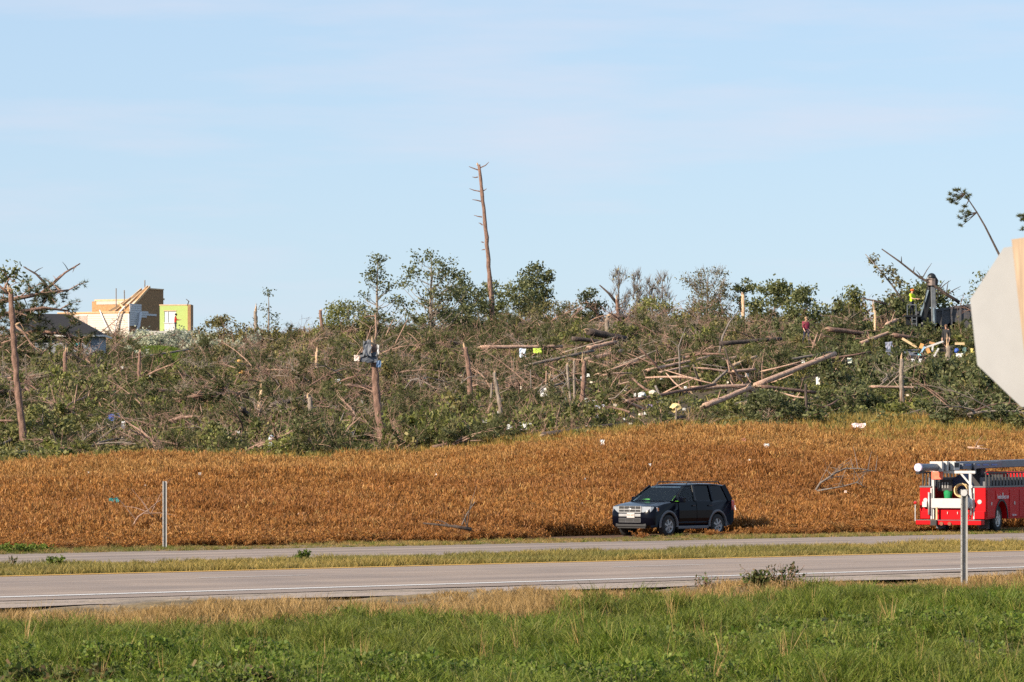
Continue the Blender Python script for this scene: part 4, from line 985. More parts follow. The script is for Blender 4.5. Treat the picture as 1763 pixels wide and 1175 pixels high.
    me = bpy.data.meshes.new("figure"); me.from_pydata([tuple(c * k for c in J[a]) for a in nm], [(ix[a], ix[c]) for a, c in E], [])
    tmp = bpy.data.objects.new("figure", me); COL.objects.link(tmp)
    tmp.modifiers.new("skin", 'SKIN'); tmp.modifiers.new("sub", 'SUBSURF').levels = 1
    for i, a in enumerate(nm):
        sv_ = me.skin_vertices[0].data[i]; sv_.radius = (Rr[a] * k * (1.0 if a not in ('chest', 'pel', 'waist') else 0.85), Rr[a] * k * (1.0 if a not in ('chest', 'pel', 'waist') else 1.12)); sv_.use_root = (a == 'pel')
    dg = bpy.context.evaluated_depsgraph_get(); bm_ = bpy.data.meshes.new_from_object(tmp.evaluated_get(dg)); bpy.data.objects.remove(tmp)
    bm_.materials.clear()
    cl = lambda nme, c: solid(nme, c, 0.85, var=0.2, nscale=14)
    for m in (SKIN, cl("cloth_%02d_%02d_%02d" % tuple(int(99 * c) for c in shirt), shirt), cl("cloth_%02d_%02d_%02d" % tuple(int(99 * c) for c in trousers), trousers), cl("shoe", shoes)): bm_.materials.append(m)
    hands = [Vector(J['hal']) * k, Vector(J['har']) * k]; wr = [Vector(J['wrl']) * k, Vector(J['wrr']) * k]; kn = 0.90 * k
    tr = [Vector(J[a]) * k for a in ('hpl', 'hpr', 'knl', 'knr', 'anl', 'anr')]
    for p in bm_.polygons:
        c = p.center; p.use_smooth = True
        ft = min((c - Vector(J[a]) * k).length for a in ('tol', 'tor', 'anl', 'anr')); arm = min((c - q).length for q in hands + wr); leg = min((c - q).length for q in tr); up = (c - Vector(J['chest']) * k).length
        if c.z > 1.475 * k and up > .16 * k or arm < (0.10 if sleeves else 0.24) * k: p.material_index = 0
        elif ft < 0.13 * k: p.material_index = 3
        elif c.z < 0.98 * k and arm > 0.2 * k and (leg < up): p.material_index = 2
        elif pose == 'drive' and c.x > 0.12 and c.z < 1.06 * k and leg < 0.22: p.material_index = 2
        else: p.material_index = 1
    t = thing('person', label, 'person', loc, rz, group)
    o = bpy.data.objects.new('body', bm_); COL.objects.link(o); o.parent = t
    hd = (Vector(J['head']) + Vector(J['crown'])) / 2 * k
    b = MB()
    if hat: sphere(b, hd + Vector((0, 0, .055)), .125 * k, sc=(1.1, 1, .72)); b.tube([hd + Vector((0, 0, .035)), hd + Vector((0, 0, .05))], .16 * k, 12); b.build('hard_hat', solid("hat_%02d_%02d" % (int(hat[0] * 99), int(hat[1] * 99)), hat, 0.4), t, smooth=True)
    else: sphere(b, hd + Vector((-.02, 0, .03)), .112 * k, sc=(1.05, .98, .95)); b.build('hair', solid("hair_%02d" % int(hair[0] * 999), hair, 0.7), t, smooth=True)
    for s in (-1, 1):
        b = MB(); sphere(b, Vector(J['head']) * k + Vector((.088, .034 * s, .03)), .011, 6, 4); b.build('eye', solid("eye", (0.03, 0.02, 0.015), 0.2), t)
    return t

# ------------------------------------------------------------------ the wrecked house on the brow
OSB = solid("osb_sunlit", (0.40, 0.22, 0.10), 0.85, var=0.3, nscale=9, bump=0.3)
OSBD = solid("osb_shaded", (0.30, 0.17, 0.08), 0.85, var=0.35, nscale=7, bump=0.3)  # darker copy of the OSB, the end wall's shade put into its colour
LUMBER = solid("new_lumber", (0.56, 0.38, 0.22), 0.8, var=0.18, nscale=5)
SIDING = solid("cream_siding", (0.50, 0.42, 0.35), 0.6, var=0.07, nscale=3)
SIDG = solid("grey_siding", (0.56, 0.56, 0.58), 0.6, var=0.08, nscale=3)
TRIM = solid("white_trim", (0.62, 0.60, 0.58), 0.5, var=0.06)
SHINGLE = solid("dark_shingle", (0.014, 0.014, 0.018), 0.95, var=0.4, nscale=14, bump=0.4)
LIME = solid("lime_wall_paint", (0.37, 0.47, 0.15), 0.75, var=0.07)
WGLASS = glassmat("window_glass", (0.55, 0.6, 0.62), 0.35)
DARKIN = solid("dark_interior", (0.10, 0.075, 0.06), 0.9)
HD = 366.0; HC = on(222, HD); HZ = HC.z
house = thing('wrecked_house', 'roofless wrecked house with cream siding and bare orange sheathing on the brow', 'house', (HC.x, HC.y, HZ - 0.2), rad(155))
def hb(name, x0, x1, y0, y1, z0, z1, mat, parent=house, **kw):
    b = MB(); b.box(((x0 + x1) / 2, (y0 + y1) / 2, (z0 + z1) / 2), (abs(x1 - x0), abs(y1 - y0), abs(z1 - z0))); return b.build(name, mat, parent, **kw)
hb('foundation', -0.02, 7.6, -6.3, 0.02, -1.5, 0.45, solid("concrete", (0.42, 0.40, 0.37), 0.9, bump=0.3))
fw = hb('front_wall', 0.0, 7.5, -0.14, 0.0, 0.45, 2.95, OSB)
for i in range(12):
    z = 0.5 + i * 0.195; x1 = 7.45 if i < 10 else (7.45 if i < 11 else 5.2)
    b = MB(); b.add([(0.02, 0.004, z), (x1, 0.004, z), (x1, 0.05, z - 0.01), (0.02, 0.05, z - 0.01), (0.02, 0.004, z + 0.2), (x1, 0.004, z + 0.2), (x1, 0.018, z + 0.2), (0.02, 0.018, z + 0.2)], [(0, 3, 2, 1), (4, 5, 6, 7), (3, 7, 6, 2), (0, 1, 5, 4), (0, 4, 7, 3), (1, 2, 6, 5)])
    b.build('siding_board', SIDING, fw)
hb('corner_trim', -0.05, 0.06, -0.06, 0.06, 0.45, 2.8, TRIM)
hb('top_plate', 0.0, 7.5, -0.2, 0.03, 2.955, 3.05, LUMBER)
w = hb('window', 4.35, 5.75, 0.052, 0.08, 1.95, 2.72, solid("boarded_pink", (0.42, 0.32, 0.27), 0.8)); hb('window_frame', 4.28, 5.82, 0.052, 0.10, 2.722, 2.80, TRIM, w); hb('window_frame', 4.28, 5.82, 0.052, 0.10, 1.87, 1.948, TRIM, w)
bw = hb('back_wall', 0.0, 7.5, -6.2, -6.08, 0.45, 4.25, OSB); hb('top_plate', -0.1, 7.2, -6.26, -6.02, 4.255, 4.42, LUMBER, bw); hb('drywall_strip', 0.3, 7.0, -6.07, -6.04, 3.95, 4.24, SIDING, bw)
b = MB(); b.add([(0, 0, .45), (0, -6.2, .45), (0, -6.2, 5.15), (0, -3.6, 5.15), (0, -0.05, 3.0), (.12, 0, .45), (.12, -6.2, .45), (.12, -6.2, 5.15), (.12, -3.6, 5.15), (.12, -0.05, 3.0)],
                [(0, 1, 2, 3, 4), (9, 8, 7, 6, 5), (0, 5, 6, 1), (1, 6, 7, 2), (2, 7, 8, 3), (3, 8, 9, 4), (4, 9, 5, 0)]); ew = b.build('end_wall', OSBD, house)
hb('top_plate', -0.06, 0.2, -6.2, -3.6, 5.155, 5.27, LUMBER, ew)
for i, (y0, y1, z) in enumerate([(-0.1, -2.0 - 0.02 * k, 1.75 + 0.2 * k) for k in range(10)] + [(-2.1, -4.9, 2.75), (-2.1, -3.4, 2.95), (-2.1, -3.1, 2.55), (-0.1, -5.7, 0.5), (-0.1, -5.7, 0.7), (-1.2, -5.6, 0.9), (-1.4, -4.2, 1.1), (-1.4, -3.6, 1.3)]):
    hb('siding_board', -0.045, -0.004, y0, y1, z, z + 0.185, SIDG, ew)
for i, (a, c) in enumerate([((1.0, -0.4, 3.05), (0.3, -3.9, 5.45)), ((1.8, -0.6, 3.05), (0.9, -3.8, 5.2)), ((2.6, -0.9, 3.1), (0.6, -3.2, 4.9)), ((0.05, -0.2, 3.2), (-0.1, -3.6, 5.4)), ((0.6, -0.3, 3.3), (2.4, -2.2, 3.9)), ((0.5, -3.7, 5.2), (0.5, -3.7, 6.0)), ((2.2, -3, 3.3), (2.25, -3.0, 5.1)), ((3.4, -3.5, 3.3), (3.4, -3.5, 5.3))]):
    b = MB(); b.bar(a, c, 0.07, 0.2 if i < 5 else 0.07); b.build('rafter', LUMBER if i < 5 else TWIGG, house)
b = MB(); b.add([(0.0, -2.0, 4.2), (0.5, -2.1, 4.2), (0.4, -3.6, 5.28), (-0.1, -3.6, 5.30)], [(0, 1, 2, 3)]); o = b.build('roof_sheathing', OSBD, house); o.modifiers.new('s', 'SOLIDIFY').thickness = 0.03
for nme, pts, wd in (('hanging_trim', [(0.25, .25, 3.5), (0.75, .3, 3.0), (1.05, .35, 2.2), (1.25, .4, 1.2), (1.35, .45, .4)], .16), ('hanging_trim', [(3.0, .1, 3.2), (2.5, .2, 2.3), (2.0, .3, 1.4), (1.6, .3, .8)], .12), ('hanging_trim', [(-.3, -1.6, 3.0), (-.35, -1.2, 1.8), (-.3, -.5, .9), (.4, .5, .45), (2.2, .8, .2)], .28)):
    b = MB(); b.tube(pts, wd / 2, 5); o = b.build(nme, TRIM if wd < .2 else SIDG, house, smooth=True)
# the lime painted room that still stands behind it
RD = 363.5; RC = P(275, 572, RD); room = thing('room_wall', 'lime painted inner wall with a window standing open to the sky', 'wall', (RC.x, RC.y, RC.z), rad(-3))
sc_ = RD / FPX
def rb(name, x0, x1, y0, y1, z0, z1, mat, parent=room): b = MB(); b.box(((x0 + x1) / 2, (y0 + y1) / 2, (z0 + z1) / 2), (x1 - x0, y1 - y0, z1 - z0)); return b.build(name, mat, parent)
rb('floor_deck', -0.8, 3.4, -3.2, 0.2, -2.6, 0.0, solid("concrete", (0.42, 0.40, 0.37)))
W0, W1, Z0, Z1 = 0.42, 1.45, 0.85, 1.88
rb('wall_panel', 0, W0, 0, .12, 0, 2.36, LIME); rb('wall_panel', W1, 2.72, 0, .12, 0, 2.36, LIME); rb('wall_panel', W0, W1, 0, .12, 0, Z0 - .05, TRIM); rb('wall_panel', W0, W1, 0, .12, Z1, 2.36, LIME)
wn = rb('window', W0, W1, .04, .06, Z0, Z1, solid("pale_blind", (0.62, 0.66, 0.66), 0.6, var=0.05)); rb('window_frame', W0 - .06, W1 + .06, -.03, .0, Z1 - .02, Z1 + .06, LUMBER, wn); rb('window_frame', W0 + .28, W0 + .32, -.02, .035, Z0, Z1, TRIM, wn); rb('window_sill', W0 - .06, W1 + .06, -.06, .0, Z0 - .06, Z0 + .0, SIDG, wn)
rb('top_plate', -0.05, 2.8, -.02, .16, 2.365, 2.46, LUMBER); rb('end_post', 2.72, 3.0, -1.6, .1, 0, 2.4, OSBD); rb('baseboard', 1.5, 2.7, -.03, -.004, 0, .16, solid("green_base", (0.10, 0.16, 0.07)))
b = MB(); b.tube([(2.6, -1, 2.3), (2.75, -1, 2.7), (2.5, -.9, 2.9)], [.05, .05, .03], 6); b.build('torn_flashing', BARKD, room)
person('man in a red shirt and dark cap standing by the lime wall', P(302, 574, 361.6), rad(5), (0.42, 0.03, 0.02), (0.03, 0.03, 0.04), None, (0.012, 0.01, 0.01), 'work')
# low house with the dark roof, its end wall in shade
GD = 305.0; GC = on(150, GD); gs = GD / FPX
gar = thing('dark_roofed_house', 'low house with dark shingle roof half buried under felled pines', 'house', (GC.x, GC.y, GC.z), 0.0)
zr = lambda row: P(0, row, GD).z - GC.z
xr = lambda c: (c - 150) * gs
def poly(name, v, f, mat, parent): b = MB(); b.add(v, f); return b.build(name, mat, parent)
ez = zr(577)
wl = poly('end_wall', [(xr(60), 0, -.5), (xr(171), 0, -.5), (xr(171), 0, ez), (xr(60), 0, ez), (xr(60), 5, -.5), (xr(171), 5, -.5), (xr(171), 5, ez), (xr(60), 5, ez)], [(0, 1, 2, 3), (1, 5, 6, 2), (5, 4, 7, 6), (4, 0, 3, 7), (3, 2, 6, 7)], solid("bluegrey_siding", (0.30, 0.33, 0.38), 0.7, var=0.08), gar)
rz_ = zr(538)
poly('roof', [(xr(20), -.5, ez - .02), (xr(179), -.5, ez - .02), (xr(179), 5.5, ez - .02), (xr(20), 5.5, ez - .02), (xr(20), 2.4, rz_), (xr(112), 2.4, rz_ - .05)], [(0, 1, 5, 4), (1, 2, 5), (2, 3, 4, 5), (3, 0, 4), (0, 3, 2, 1)], SHINGLE, gar)
for nme, a, c in (('fascia', (xr(20), -.52, ez - .07), (xr(180), -.52, ez - .07)), ('fascia', (xr(180), -.5, ez - .07), (xr(180), 5.5, ez - .07))):
    b = MB(); b.bar(a, c, .05, .13, up=(0, 0, 1)); b.build(nme, TRIM, gar)

# ------------------------------------------------------------------ grapple truck with dump box
STEEL = solid("dark_steel", (0.075, 0.075, 0.085), 0.5, 0.3, 0.3, 3.0, dirt=(0.16, 0.12, 0.09)); BLACKM = solid("black_machinery", (0.012, 0.013, 0.015), 0.45, 0.2)
GREYM = solid("grey_hydraulics", (0.16, 0.17, 0.18), 0.4, 0.5); RUB = solid("rubber", (0.015, 0.015, 0.016), 0.85, var=0.3)
LD = 272.0; LC = P(1577, 596, LD); lsc = LD / FPX
LG_ = float(G(LC.x, LC.y)); LC.z = LG_
lt = thing('grapple_truck', 'grapple truck with a dark ribbed dump box and raised boom on the brow', 'truck', LC)
rot = Matrix.Rotation(rad(-10), 4, 'Y')
def L3(c, r, dy=0.0): q = P(c, r, LD + dy); return Vector((q.x - LC.x, q.y - LC.y, q.z - LC.z))
bx0, bx1 = L3(1577, 541), L3(1714, 521)
box = MB(); ln = (bx1 - bx0).length
p0, p1 = L3(1577, 585), L3(1714, 575)
box.add([p0, p1, bx1, bx0, p0 + Vector((0, 2.4, 0)), p1 + Vector((0, 2.4, 0)), bx1 + Vector((0, 2.4, 0)), bx0 + Vector((0, 2.4, 0))], [(0, 1, 2, 3), (5, 4, 7, 6), (4, 0, 3, 7), (1, 5, 6, 2), (0, 4, 5, 1)])
dbx = box.build('dump_box', STEEL, lt)
for i in range(10):
    f = i / 9; a, c = p0.lerp(p1, f), bx0.lerp(bx1, f); b = MB(); b.bar(a + Vector((0, -.07, 0)), c + Vector((0, -.07, 0)), 0.13, 0.13, up=(0, 1, 0)); b.build('rib', STEEL, dbx)
b = MB(); b.bar(bx0 + Vector((-.05, -.08, .06)), bx1 + Vector((.05, -.08, .06)), 0.16, 0.12, up=(0, 1, 0)); b.build('top_rail', STEEL, dbx)
hz0 = min(p0.z, p1.z)
b = MB(); b.bar((p0.x - .9, 1.2, hz0 - .12), (p1.x + 1.8, 1.2, hz0 - .1), .8, .22, up=(0, 0, 1)); b.build('chassis', BLACKM, lt)
def wheel(parent, c, r, w, rim, n=20, spokes=6, axis='y', mat=None):
    """tyre with rounded shoulders, rim dish and spokes; axle along the thing's own y"""
    x, y, z = c; b = MB(); prof = [(r * .62, -w / 2), (r * .93, -w / 2), (r, -w * .36), (r, w * .36), (r * .93, w / 2), (r * .62, w / 2)]
    b.loft([[Vector((x + q * math.cos(2 * math.pi * k / n), y + o_, z + q * math.sin(2 * math.pi * k / n))) for k in range(n)] for q, o_ in prof], cap=False); ty = b.build('tyre', RUB, parent, smooth=True)
    s = 1 if y > 0 else -1; yo = y + s * w * .38; b = MB()
    b.loft([[Vector((x + q * math.cos(2 * math.pi * k / n), o_, z + q * math.sin(2 * math.pi * k / n))) for k in range(n)] for q, o_ in ((r * .64, yo + s * .03), (r * .56, yo), (r * .5, yo - s * .05), (.02, yo - s * .055))], cap=False); rm = b.build('rim', rim, ty)
    if spokes:
        for i in range(spokes):
            a = 2 * math.pi * i / spokes + .3; d1 = Vector((math.cos(a), 0, math.sin(a))); b = MB(); b.bar(Vector((x, yo + s * .012, z)) + d1 * .03, Vector((x, yo + s * .004, z)) + d1 * r * .57, r * .17, .03, up=(0, 1, 0)); b.build('spoke', mat or rim, ty)
    return ty
for wx in (1.2, 2.5, 6.0):
    for wy in (0.15, 2.25):
        b = MB(); b.tube([(wx, wy - .15, .5), (wx, wy + .15, .5)], .5, 16); b.build('wheel', RUB, lt, smooth=True)
mt = MB(); mt.tube([L3(1590, 575, -.4), L3(1590, 545, -.4)], .28, 10); mt.build('mast', BLACKM, lt, smooth=True)
b = MB(); b.bar(L3(1589, 552, -.5), L3(1605, 489, -.5), .42, .36, up=(0, 1, 0)); ib = b.build('inner_boom', BLACKM, lt, bevel=.04)
b = MB(); b.bar(L3(1584, 546, -.75), L3(1598, 500, -.75), .1, .1); b.build('hydraulic_ram', solid("ram_pale", (0.45, 0.5, 0.5), 0.25, 0.8), ib)
b = MB(); b.bar(L3(1606, 486, -.8), L3(1608, 562, -.8), .32, .3, up=(0, 1, 0)); ob = b.build('outer_boom', GREYM, lt, bevel=.03)
b = MB(); b.bar(L3(1607, 530, -1.0), L3(1608, 558, -1.0), .12, .1); b.build('hydraulic_ram', solid("ram_pale", (0.45, 0.5, 0.5), 0.25, 0.8), ob)
gp = MB(); sphere(gp, L3(1604, 478, -.8), .3, 10, 6); gh = gp.build('grapple_head', BLACKM, lt, smooth=True)
b = MB(); b.tube([L3(1604, 480, -.8), L3(1604, 492, -.8)], .33, 10); b.build('rotator', solid("warm_grey_steel", (0.22, 0.17, 0.15), 0.5, 0.3), gh)
for pts in ([(1600, 476), (1596, 484), (1597, 494)], [(1608, 475), (1614, 484), (1613, 492)], [(1606, 474), (1611, 480), (1612, 488)]):
    b = MB(); b.tube([L3(a, c, -.9) for a, c in pts], [.09, .08, .04], 6); b.build('tine', BLACKM, gh)
for pts in ([(1599, 490), (1594, 505), (1592, 520), (1593, 540)], [(1612, 492), (1616, 505), (1612, 525)]):
    b = MB(); b.tube([L3(a, c, -1.0) for a, c in pts], .035, 6); b.build('hose', RUB, lt)
pf = MB(); pf.box(L3(1570, 545, -.6), (1.1, .9, .12)); pl = pf.build('platform', BLACKM, lt)
b = MB(); b.bar(L3(1562, 545, -.9), L3(1562, 525, -.9), .06, .06); b.build('guard_rail', GREYM, pl)
b = MB(); b.bar(L3(1577, 545, -.9), L3(1577, 525, -.9), .06, .06); b.build('guard_rail', GREYM, pl)
b = MB(); b.bar(L3(1562, 525, -.9), L3(1577, 525, -.9), .06, .06); b.build('guard_rail', GREYM, pl)
b = MB(); b.bar(L3(1569, 560, -.4), L3(1569, 545, -.4), .7, .6, up=(0, 1, 0)); b.build('pedestal', BLACKM, lt)
for c in (1570, 1578):
    b = MB(); b.bar(L3(c, 592, -1.1), L3(c, 546, -1.1), .06, .06); b.build('ladder_rail', GREYM, lt)
for i in range(5):
    b = MB(); b.bar(L3(1570, 550 + i * 8, -1.1), L3(1578, 550 + i * 8, -1.1), .05, .05); b.build('ladder_rung', GREYM, lt)
person('worker in yellow hi-vis shirt and orange hard hat on the grapple platform', L3(1570, 544, -.6) + LC, rad(-35), (0.55, 0.75, 0.02), (0.03, 0.03, 0.035), (0.75, 0.13, 0.01), pose='lever', sleeves=False)
person('man in a maroon shirt picking his way through the upper slope', on(1388, hit(1388, 606)) + Vector((0, 0, .45)), rad(-70), (0.20, 0.02, 0.045), (0.02, 0.025, 0.05), None, (0.35, 0.22, 0.12), 'walk')
person('man in a black shirt standing below the dump box', on(1629, hit(1629, 612)) + Vector((0, 0, .1)), rad(-120), (0.015, 0.015, 0.018), (0.05, 0.035, 0.03), None, (0.12, 0.06, 0.03), 'stand')
CLR += [(1370, 1406, 232, 400), (1618, 1640, 215, 400), (270, 335, 352, 400)]

# ------------------------------------------------------------------ the dark SUV
PAINT = solid("black_paint", (0.002, 0.0025, 0.006), 0.16, 0.0, 0.15, 2.0)
MATS["black_paint"].node_tree.nodes["Principled BSDF"].inputs["Specular IOR Level"].default_value = 0.14
TRIMK = solid("black_plastic", (0.018, 0.018, 0.02), 0.6, var=0.2); CLAD = solid("grey_cladding", (0.10, 0.10, 0.11), 0.5, var=0.15)
CHROME = solid("chrome", (0.80, 0.80, 0.80), 0.16, 1.0, 0.05); SILVER = solid("silver_paint", (0.34, 0.34, 0.345), 0.4, 0.3, 0.08)
LAMPW = solid("headlamp", (0.36, 0.37, 0.38), 0.12, 0.4, 0.1, coat=1.0); AMBER = solid("amber_lens", (0.75, 0.20, 0.02), 0.2, coat=1.0); REDL = solid("red_lens", (0.50, 0.015, 0.012), 0.2, coat=1.0)
GLF = glassmat("clear_glass", (0.90, 0.95, 0.93), 0.08); GLD = glassmat("tinted_glass", (0.10, 0.11, 0.13), 0.3)
suv = thing('suv', 'black SUV with chrome grille facing left at the foot of the brown field', 'car', (sv.x, sv.y, float(G(sv.x, sv.y)) - 0.02), SUV_HEAD)
AR = .43
def arc(cx, a0, a1, n=9, r=AR, cz=.36): return [(cx + r * math.cos(rad(a0 + (a1 - a0) * i / n)), cz + r * math.sin(rad(a0 + (a1 - a0) * i / n))) for i in range(n + 1)]
prof = [(2.08, .32), (2.19, .42), (2.22, .60), (2.20, .80), (2.13, .99), (1.95, 1.04), (1.5, 1.10), (1.02, 1.155), (.6, 1.16), (-.6, 1.17), (-1.6, 1.18), (-2.14, 1.17), (-2.20, 1.02), (-2.25, .78), (-2.24, .50), (-2.14, .36)] + arc(-1.29, 188, -8) + [(-.5, .27), (.6, .27)] + arc(1.33, 188, -8)
def sect(yy):
    e = abs(yy) / .905; out = []
    for x, z in prof:
        fx = -0.22 * max(0, (e - .72) / .28) ** 2 if x > 1.75 else (0.09 * max(0, (e - .8) / .2) ** 2 if x < -1.9 else 0)
        zz = z - (0.06 * max(0, (e - .8) / .2) ** 2 if z > 1.0 and x > .9 else 0); y2 = yy
        if e > .95: y2 = math.copysign(.905 - .05 * max(0, (z - .85) / .3) - .05 * max(0, (.5 - z) / .2), yy)
        out.append(Vector((x + fx, y2, zz)))
    return out
b = MB(); b.loft([sect(k) for k in (.905, .85, .74, .5, 0, -.5, -.74, -.85, -.905)]); body = b.build('body', PAINT, suv, smooth=True, bevel=.03, angle=40)
b = MB(); b.box((0, 0, .55), (3.9, 1.35, .45)); b.build('underbody', TRIMK, suv)
def qslab(name, pts, mat, parent, th=.012):
    b = MB(); p = [Vector(q) for q in pts]; n = (p[1] - p[0]).cross(p[2] - p[0]).normalized() * th
    m = len(p); b.add(p + [q - n for q in p], [tuple(range(m)), tuple(reversed(range(m, 2 * m)))] + [(i, i + m, (i + 1) % m + m, (i + 1) % m) for i in range(m)]); return b.build(name, mat, parent)
RW, BW, RZ = .665, .852, 1.655
roof = MB(); rr = []
for x, z, wf in ((.30, 1.625, .97), (.05, 1.668, 1.0), (-.6, 1.70, 1.01), (-1.4, 1.695, 1.0), (-1.95, 1.655, .97), (-2.02, 1.62, .94)):
    top = [Vector((x, RW * wf * t, z + .03 * (1 - t * t) - .03 * (abs(t) > .95))) for t in (1, .9, .5, 0, -.5, -.9, -1)]; bot = [Vector((x, RW * wf * t, z - .05)) for t in (-1, 0, 1)]; rr.append(top + bot)
roof.loft(rr); rf = roof.build('roof', PAINT, suv, smooth=True)
def yb_(z): return BW + (RW - BW) * (z - 1.15) / (RZ - 1.15)
for s in (1, -1):
    for nme, (xa, za), (xb, zb_), w in (('pillar', (1.06, 1.13), (.30, 1.64), .075), ('pillar', (-.12, 1.15), (-.20, 1.65), .10), ('pillar', (-1.05, 1.15), (-1.10, 1.66), .09), ('pillar', (-2.02, 1.15), (-1.86, 1.65), .22)):
        b = MB(); b.bar((xa, s * yb_(za), za), (xb, s * yb_(zb_), zb_), w, .05, up=(0, 1, 0)); b.build(nme, PAINT if w != .10 else TRIMK, suv)
    def win(xs): return [(x, s * (yb_(z) - .012), z) for x, z in xs]
    for xs, g in (([(.98, 1.165), (-.10, 1.165), (-.18, 1.63), (.33, 1.61)], GLF), ([(-.16, 1.165), (-1.03, 1.165), (-1.08, 1.64), (-.23, 1.64)], GLD), ([(-1.09, 1.165), (-2.0, 1.165), (-1.86, 1.62), (-1.13, 1.64)], GLD)):
        qslab('side_window', win(xs if s > 0 else xs[::-1]), g, suv)
    for x0, x1, nm in ((.78, -.14, 'door'), (-.17, -1.0, 'door')):
        b = MB(); zs = (.40, .6, .85, 1.13); yy = lambda z: .905 - .05 * max(0, (z - .85) / .3) - .05 * max(0, (.5 - z) / .2)
        pts = [Vector((x0, s * (yy(z) + .006), z)) for z in zs] + [Vector((x1, s * (yy(z) + .006), z)) for z in zs[::-1]]
        inn = [p - Vector((0, s * .03, 0)) for p in pts]; n = len(pts)
        b.add(pts + inn, [(0, 1, 6, 7), (1, 2, 5, 6), (2, 3, 4, 5)] + [(i, i + n, (i + 1) % n + n, (i + 1) % n) for i in range(n)]); dr = b.build(nm, PAINT, suv, smooth=False)
        b = MB(); b.box((x1 + .14, s * .912, 1.0), (.17, .03, .035)); b.build('handle', TRIMK, dr)
    b = MB(); b.box((.72, s * .98, 1.20), (.13, .20, .17)); b.box((.74, s * .89, 1.16), (.06, .1, .05)); b.build('mirror', PAINT, suv, bevel=.03)
    for cx in (-1.29, 1.33):
        b = MB(); r0, r1 = [], []
        b.loft([[Vector((cx + q * math.cos(rad(a)), s * y_, .36 + q * math.sin(rad(a)))) for a in range(-6, 187, 12)] for q, y_ in ((AR - .01, .86), (AR - .01, .925), (AR + .05, .93), (AR + .075, .90))], cap=False, closed=False); b.build('wheel_arch_trim', CLAD, suv, smooth=True)
    b = MB(); b.box((.02, s * .885, .30), (1.62, .06, .10)); b.build('sill_trim', CLAD, suv, bevel=.02)
    b = MB(); b.tube([(.02, s * .60, 1.70), (-.06, s * .60, 1.765), (-1.70, s * .60, 1.765), (-1.80, s * .60, 1.70)], .021, 8); b.build('roof_rail', TRIMK, suv, smooth=True)
    hl = MB(); hl.add([Vector(p) for p in ((2.175, s * .47, .985), (2.185, s * .47, .80), (2.12, s * .76, .79), (2.09, s * .76, .98), (1.93, s * .885, .82), (1.90, s * .875, .97))], [(0, 1, 2, 3), (3, 2, 4, 5)] if s > 0 else [(3, 2, 1, 0), (5, 4, 2, 3)]); h_ = hl.build('headlight', LAMPW, suv); m_ = h_.modifiers.new('s', 'SOLIDIFY'); m_.thickness = .05; m_.offset = 0
    b = MB(); b.box((1.89, s * .868, .895), (.10, .05, .10)); b.build('side_marker', AMBER, suv)
    b = MB(); b.tube([(2.05, s * .70, .52), (2.135, s * .70, .52)], .055, 12); b.build('fog_light', LAMPW, suv)
    b = MB(); b.box((-2.16, s * .83, .98), (.16, .10, .34)); b.build('tail_light', REDL, suv, bevel=.02)
    for cx in (-1.29, 1.33): wheel(suv, (cx, s * .79, .36), .36, .23, SILVER, 24, 6)
b = MB(); b.bar((-.75, -.6, 1.775), (-.75, .6, 1.775), .05, .03); b.build('cross_bar', TRIMK, suv)
qslab('windshield', [(1.07, -.80, 1.16), (1.07, .80, 1.16), (.33, .62, 1.63), (.33, -.62, 1.63)], GLF, suv)
qslab('rear_window', [(-2.16, .70, 1.2), (-2.16, -.70, 1.2), (-2.0, -.58, 1.6), (-2.0, .58, 1.6)], GLD, suv)
gr = MB(); gr.box((2.19, 0, .895), (.05, .90, .20)); gb = gr.build('grille', TRIMK, suv)
for z in (.80, .895, .99):
    b = MB(); b.box((2.215 - (z - .8) * .12, 0, z), (.045, .92, .026)); b.build('chrome_bar', SILVER, gb)
for y_ in (-.455, -.23, 0, .23, .455):
    b = MB(); b.box((2.205, y_, .895), (.045, .034 if abs(y_) > .4 else .014, .20)); b.build('chrome_bar', SILVER, gb)
b = MB(); sphere(b, (2.225, 0, .895), .075, 14, 8, (.25, 1, .55)); b.build('badge', SILVER, gb, smooth=True)
b = MB(); b.box((2.215, 0, .705), (.06, .90, .095)); b.build('bumper_insert', SILVER, suv, bevel=.015)
lp = MB(); lp.box((2.255, .06, .705), (.012, .31, .155)); plate = lp.build('license_plate', solid("plate_white", (0.48, 0.45, 0.43), 0.5, var=0.06), suv)
def text(s_, size, mat, parent, loc, rot, name='lettering'):
    c = bpy.data.curves.new(name, 'FONT'); c.body = s_; c.size = size; c.align_x = 'CENTER'; c.align_y = 'CENTER'; c.extrude = .002; c.materials.append(mat)
    q = bpy.data.objects.new(name, c); COL.objects.link(q); me = bpy.data.meshes.new_from_object(q.evaluated_get(bpy.context.evaluated_depsgraph_get())); bpy.data.objects.remove(q)
    o = bpy.data.objects.new(name, me); COL.objects.link(o); o.parent = parent; o.location = loc; o.rotation_euler = rot; return o
text('755 HET', .085, solid("plate_red", (0.50, 0.12, 0.08), 0.6), plate, (2.263, .06, .70), (rad(90), 0, rad(90)))
ik = MB(); ik.box((2.20, 0, .545), (.05, .86, .12)); li = ik.build('lower_intake', TRIMK, suv)
for z in (.48, .61):
    b = MB(); b.box((2.21, 0, z), (.05, .88, .012)); b.build('chrome_bar', CLAD, li)
for y_ in (-.44, .44, -.15, .15):
    b = MB(); b.box((2.213, y_, .545), (.045, .012, .13)); b.build('chrome_bar', CLAD, li)
b = MB(); b.box((2.13, 0, .385), (.12, 1.25, .12)); b.build('skid_plate', TRIMK, suv, bevel=.03); b = MB(); b.box((2.10, 0, .305), (.10, 1.15, .035)); b.build('air_dam', TRIMK, suv)
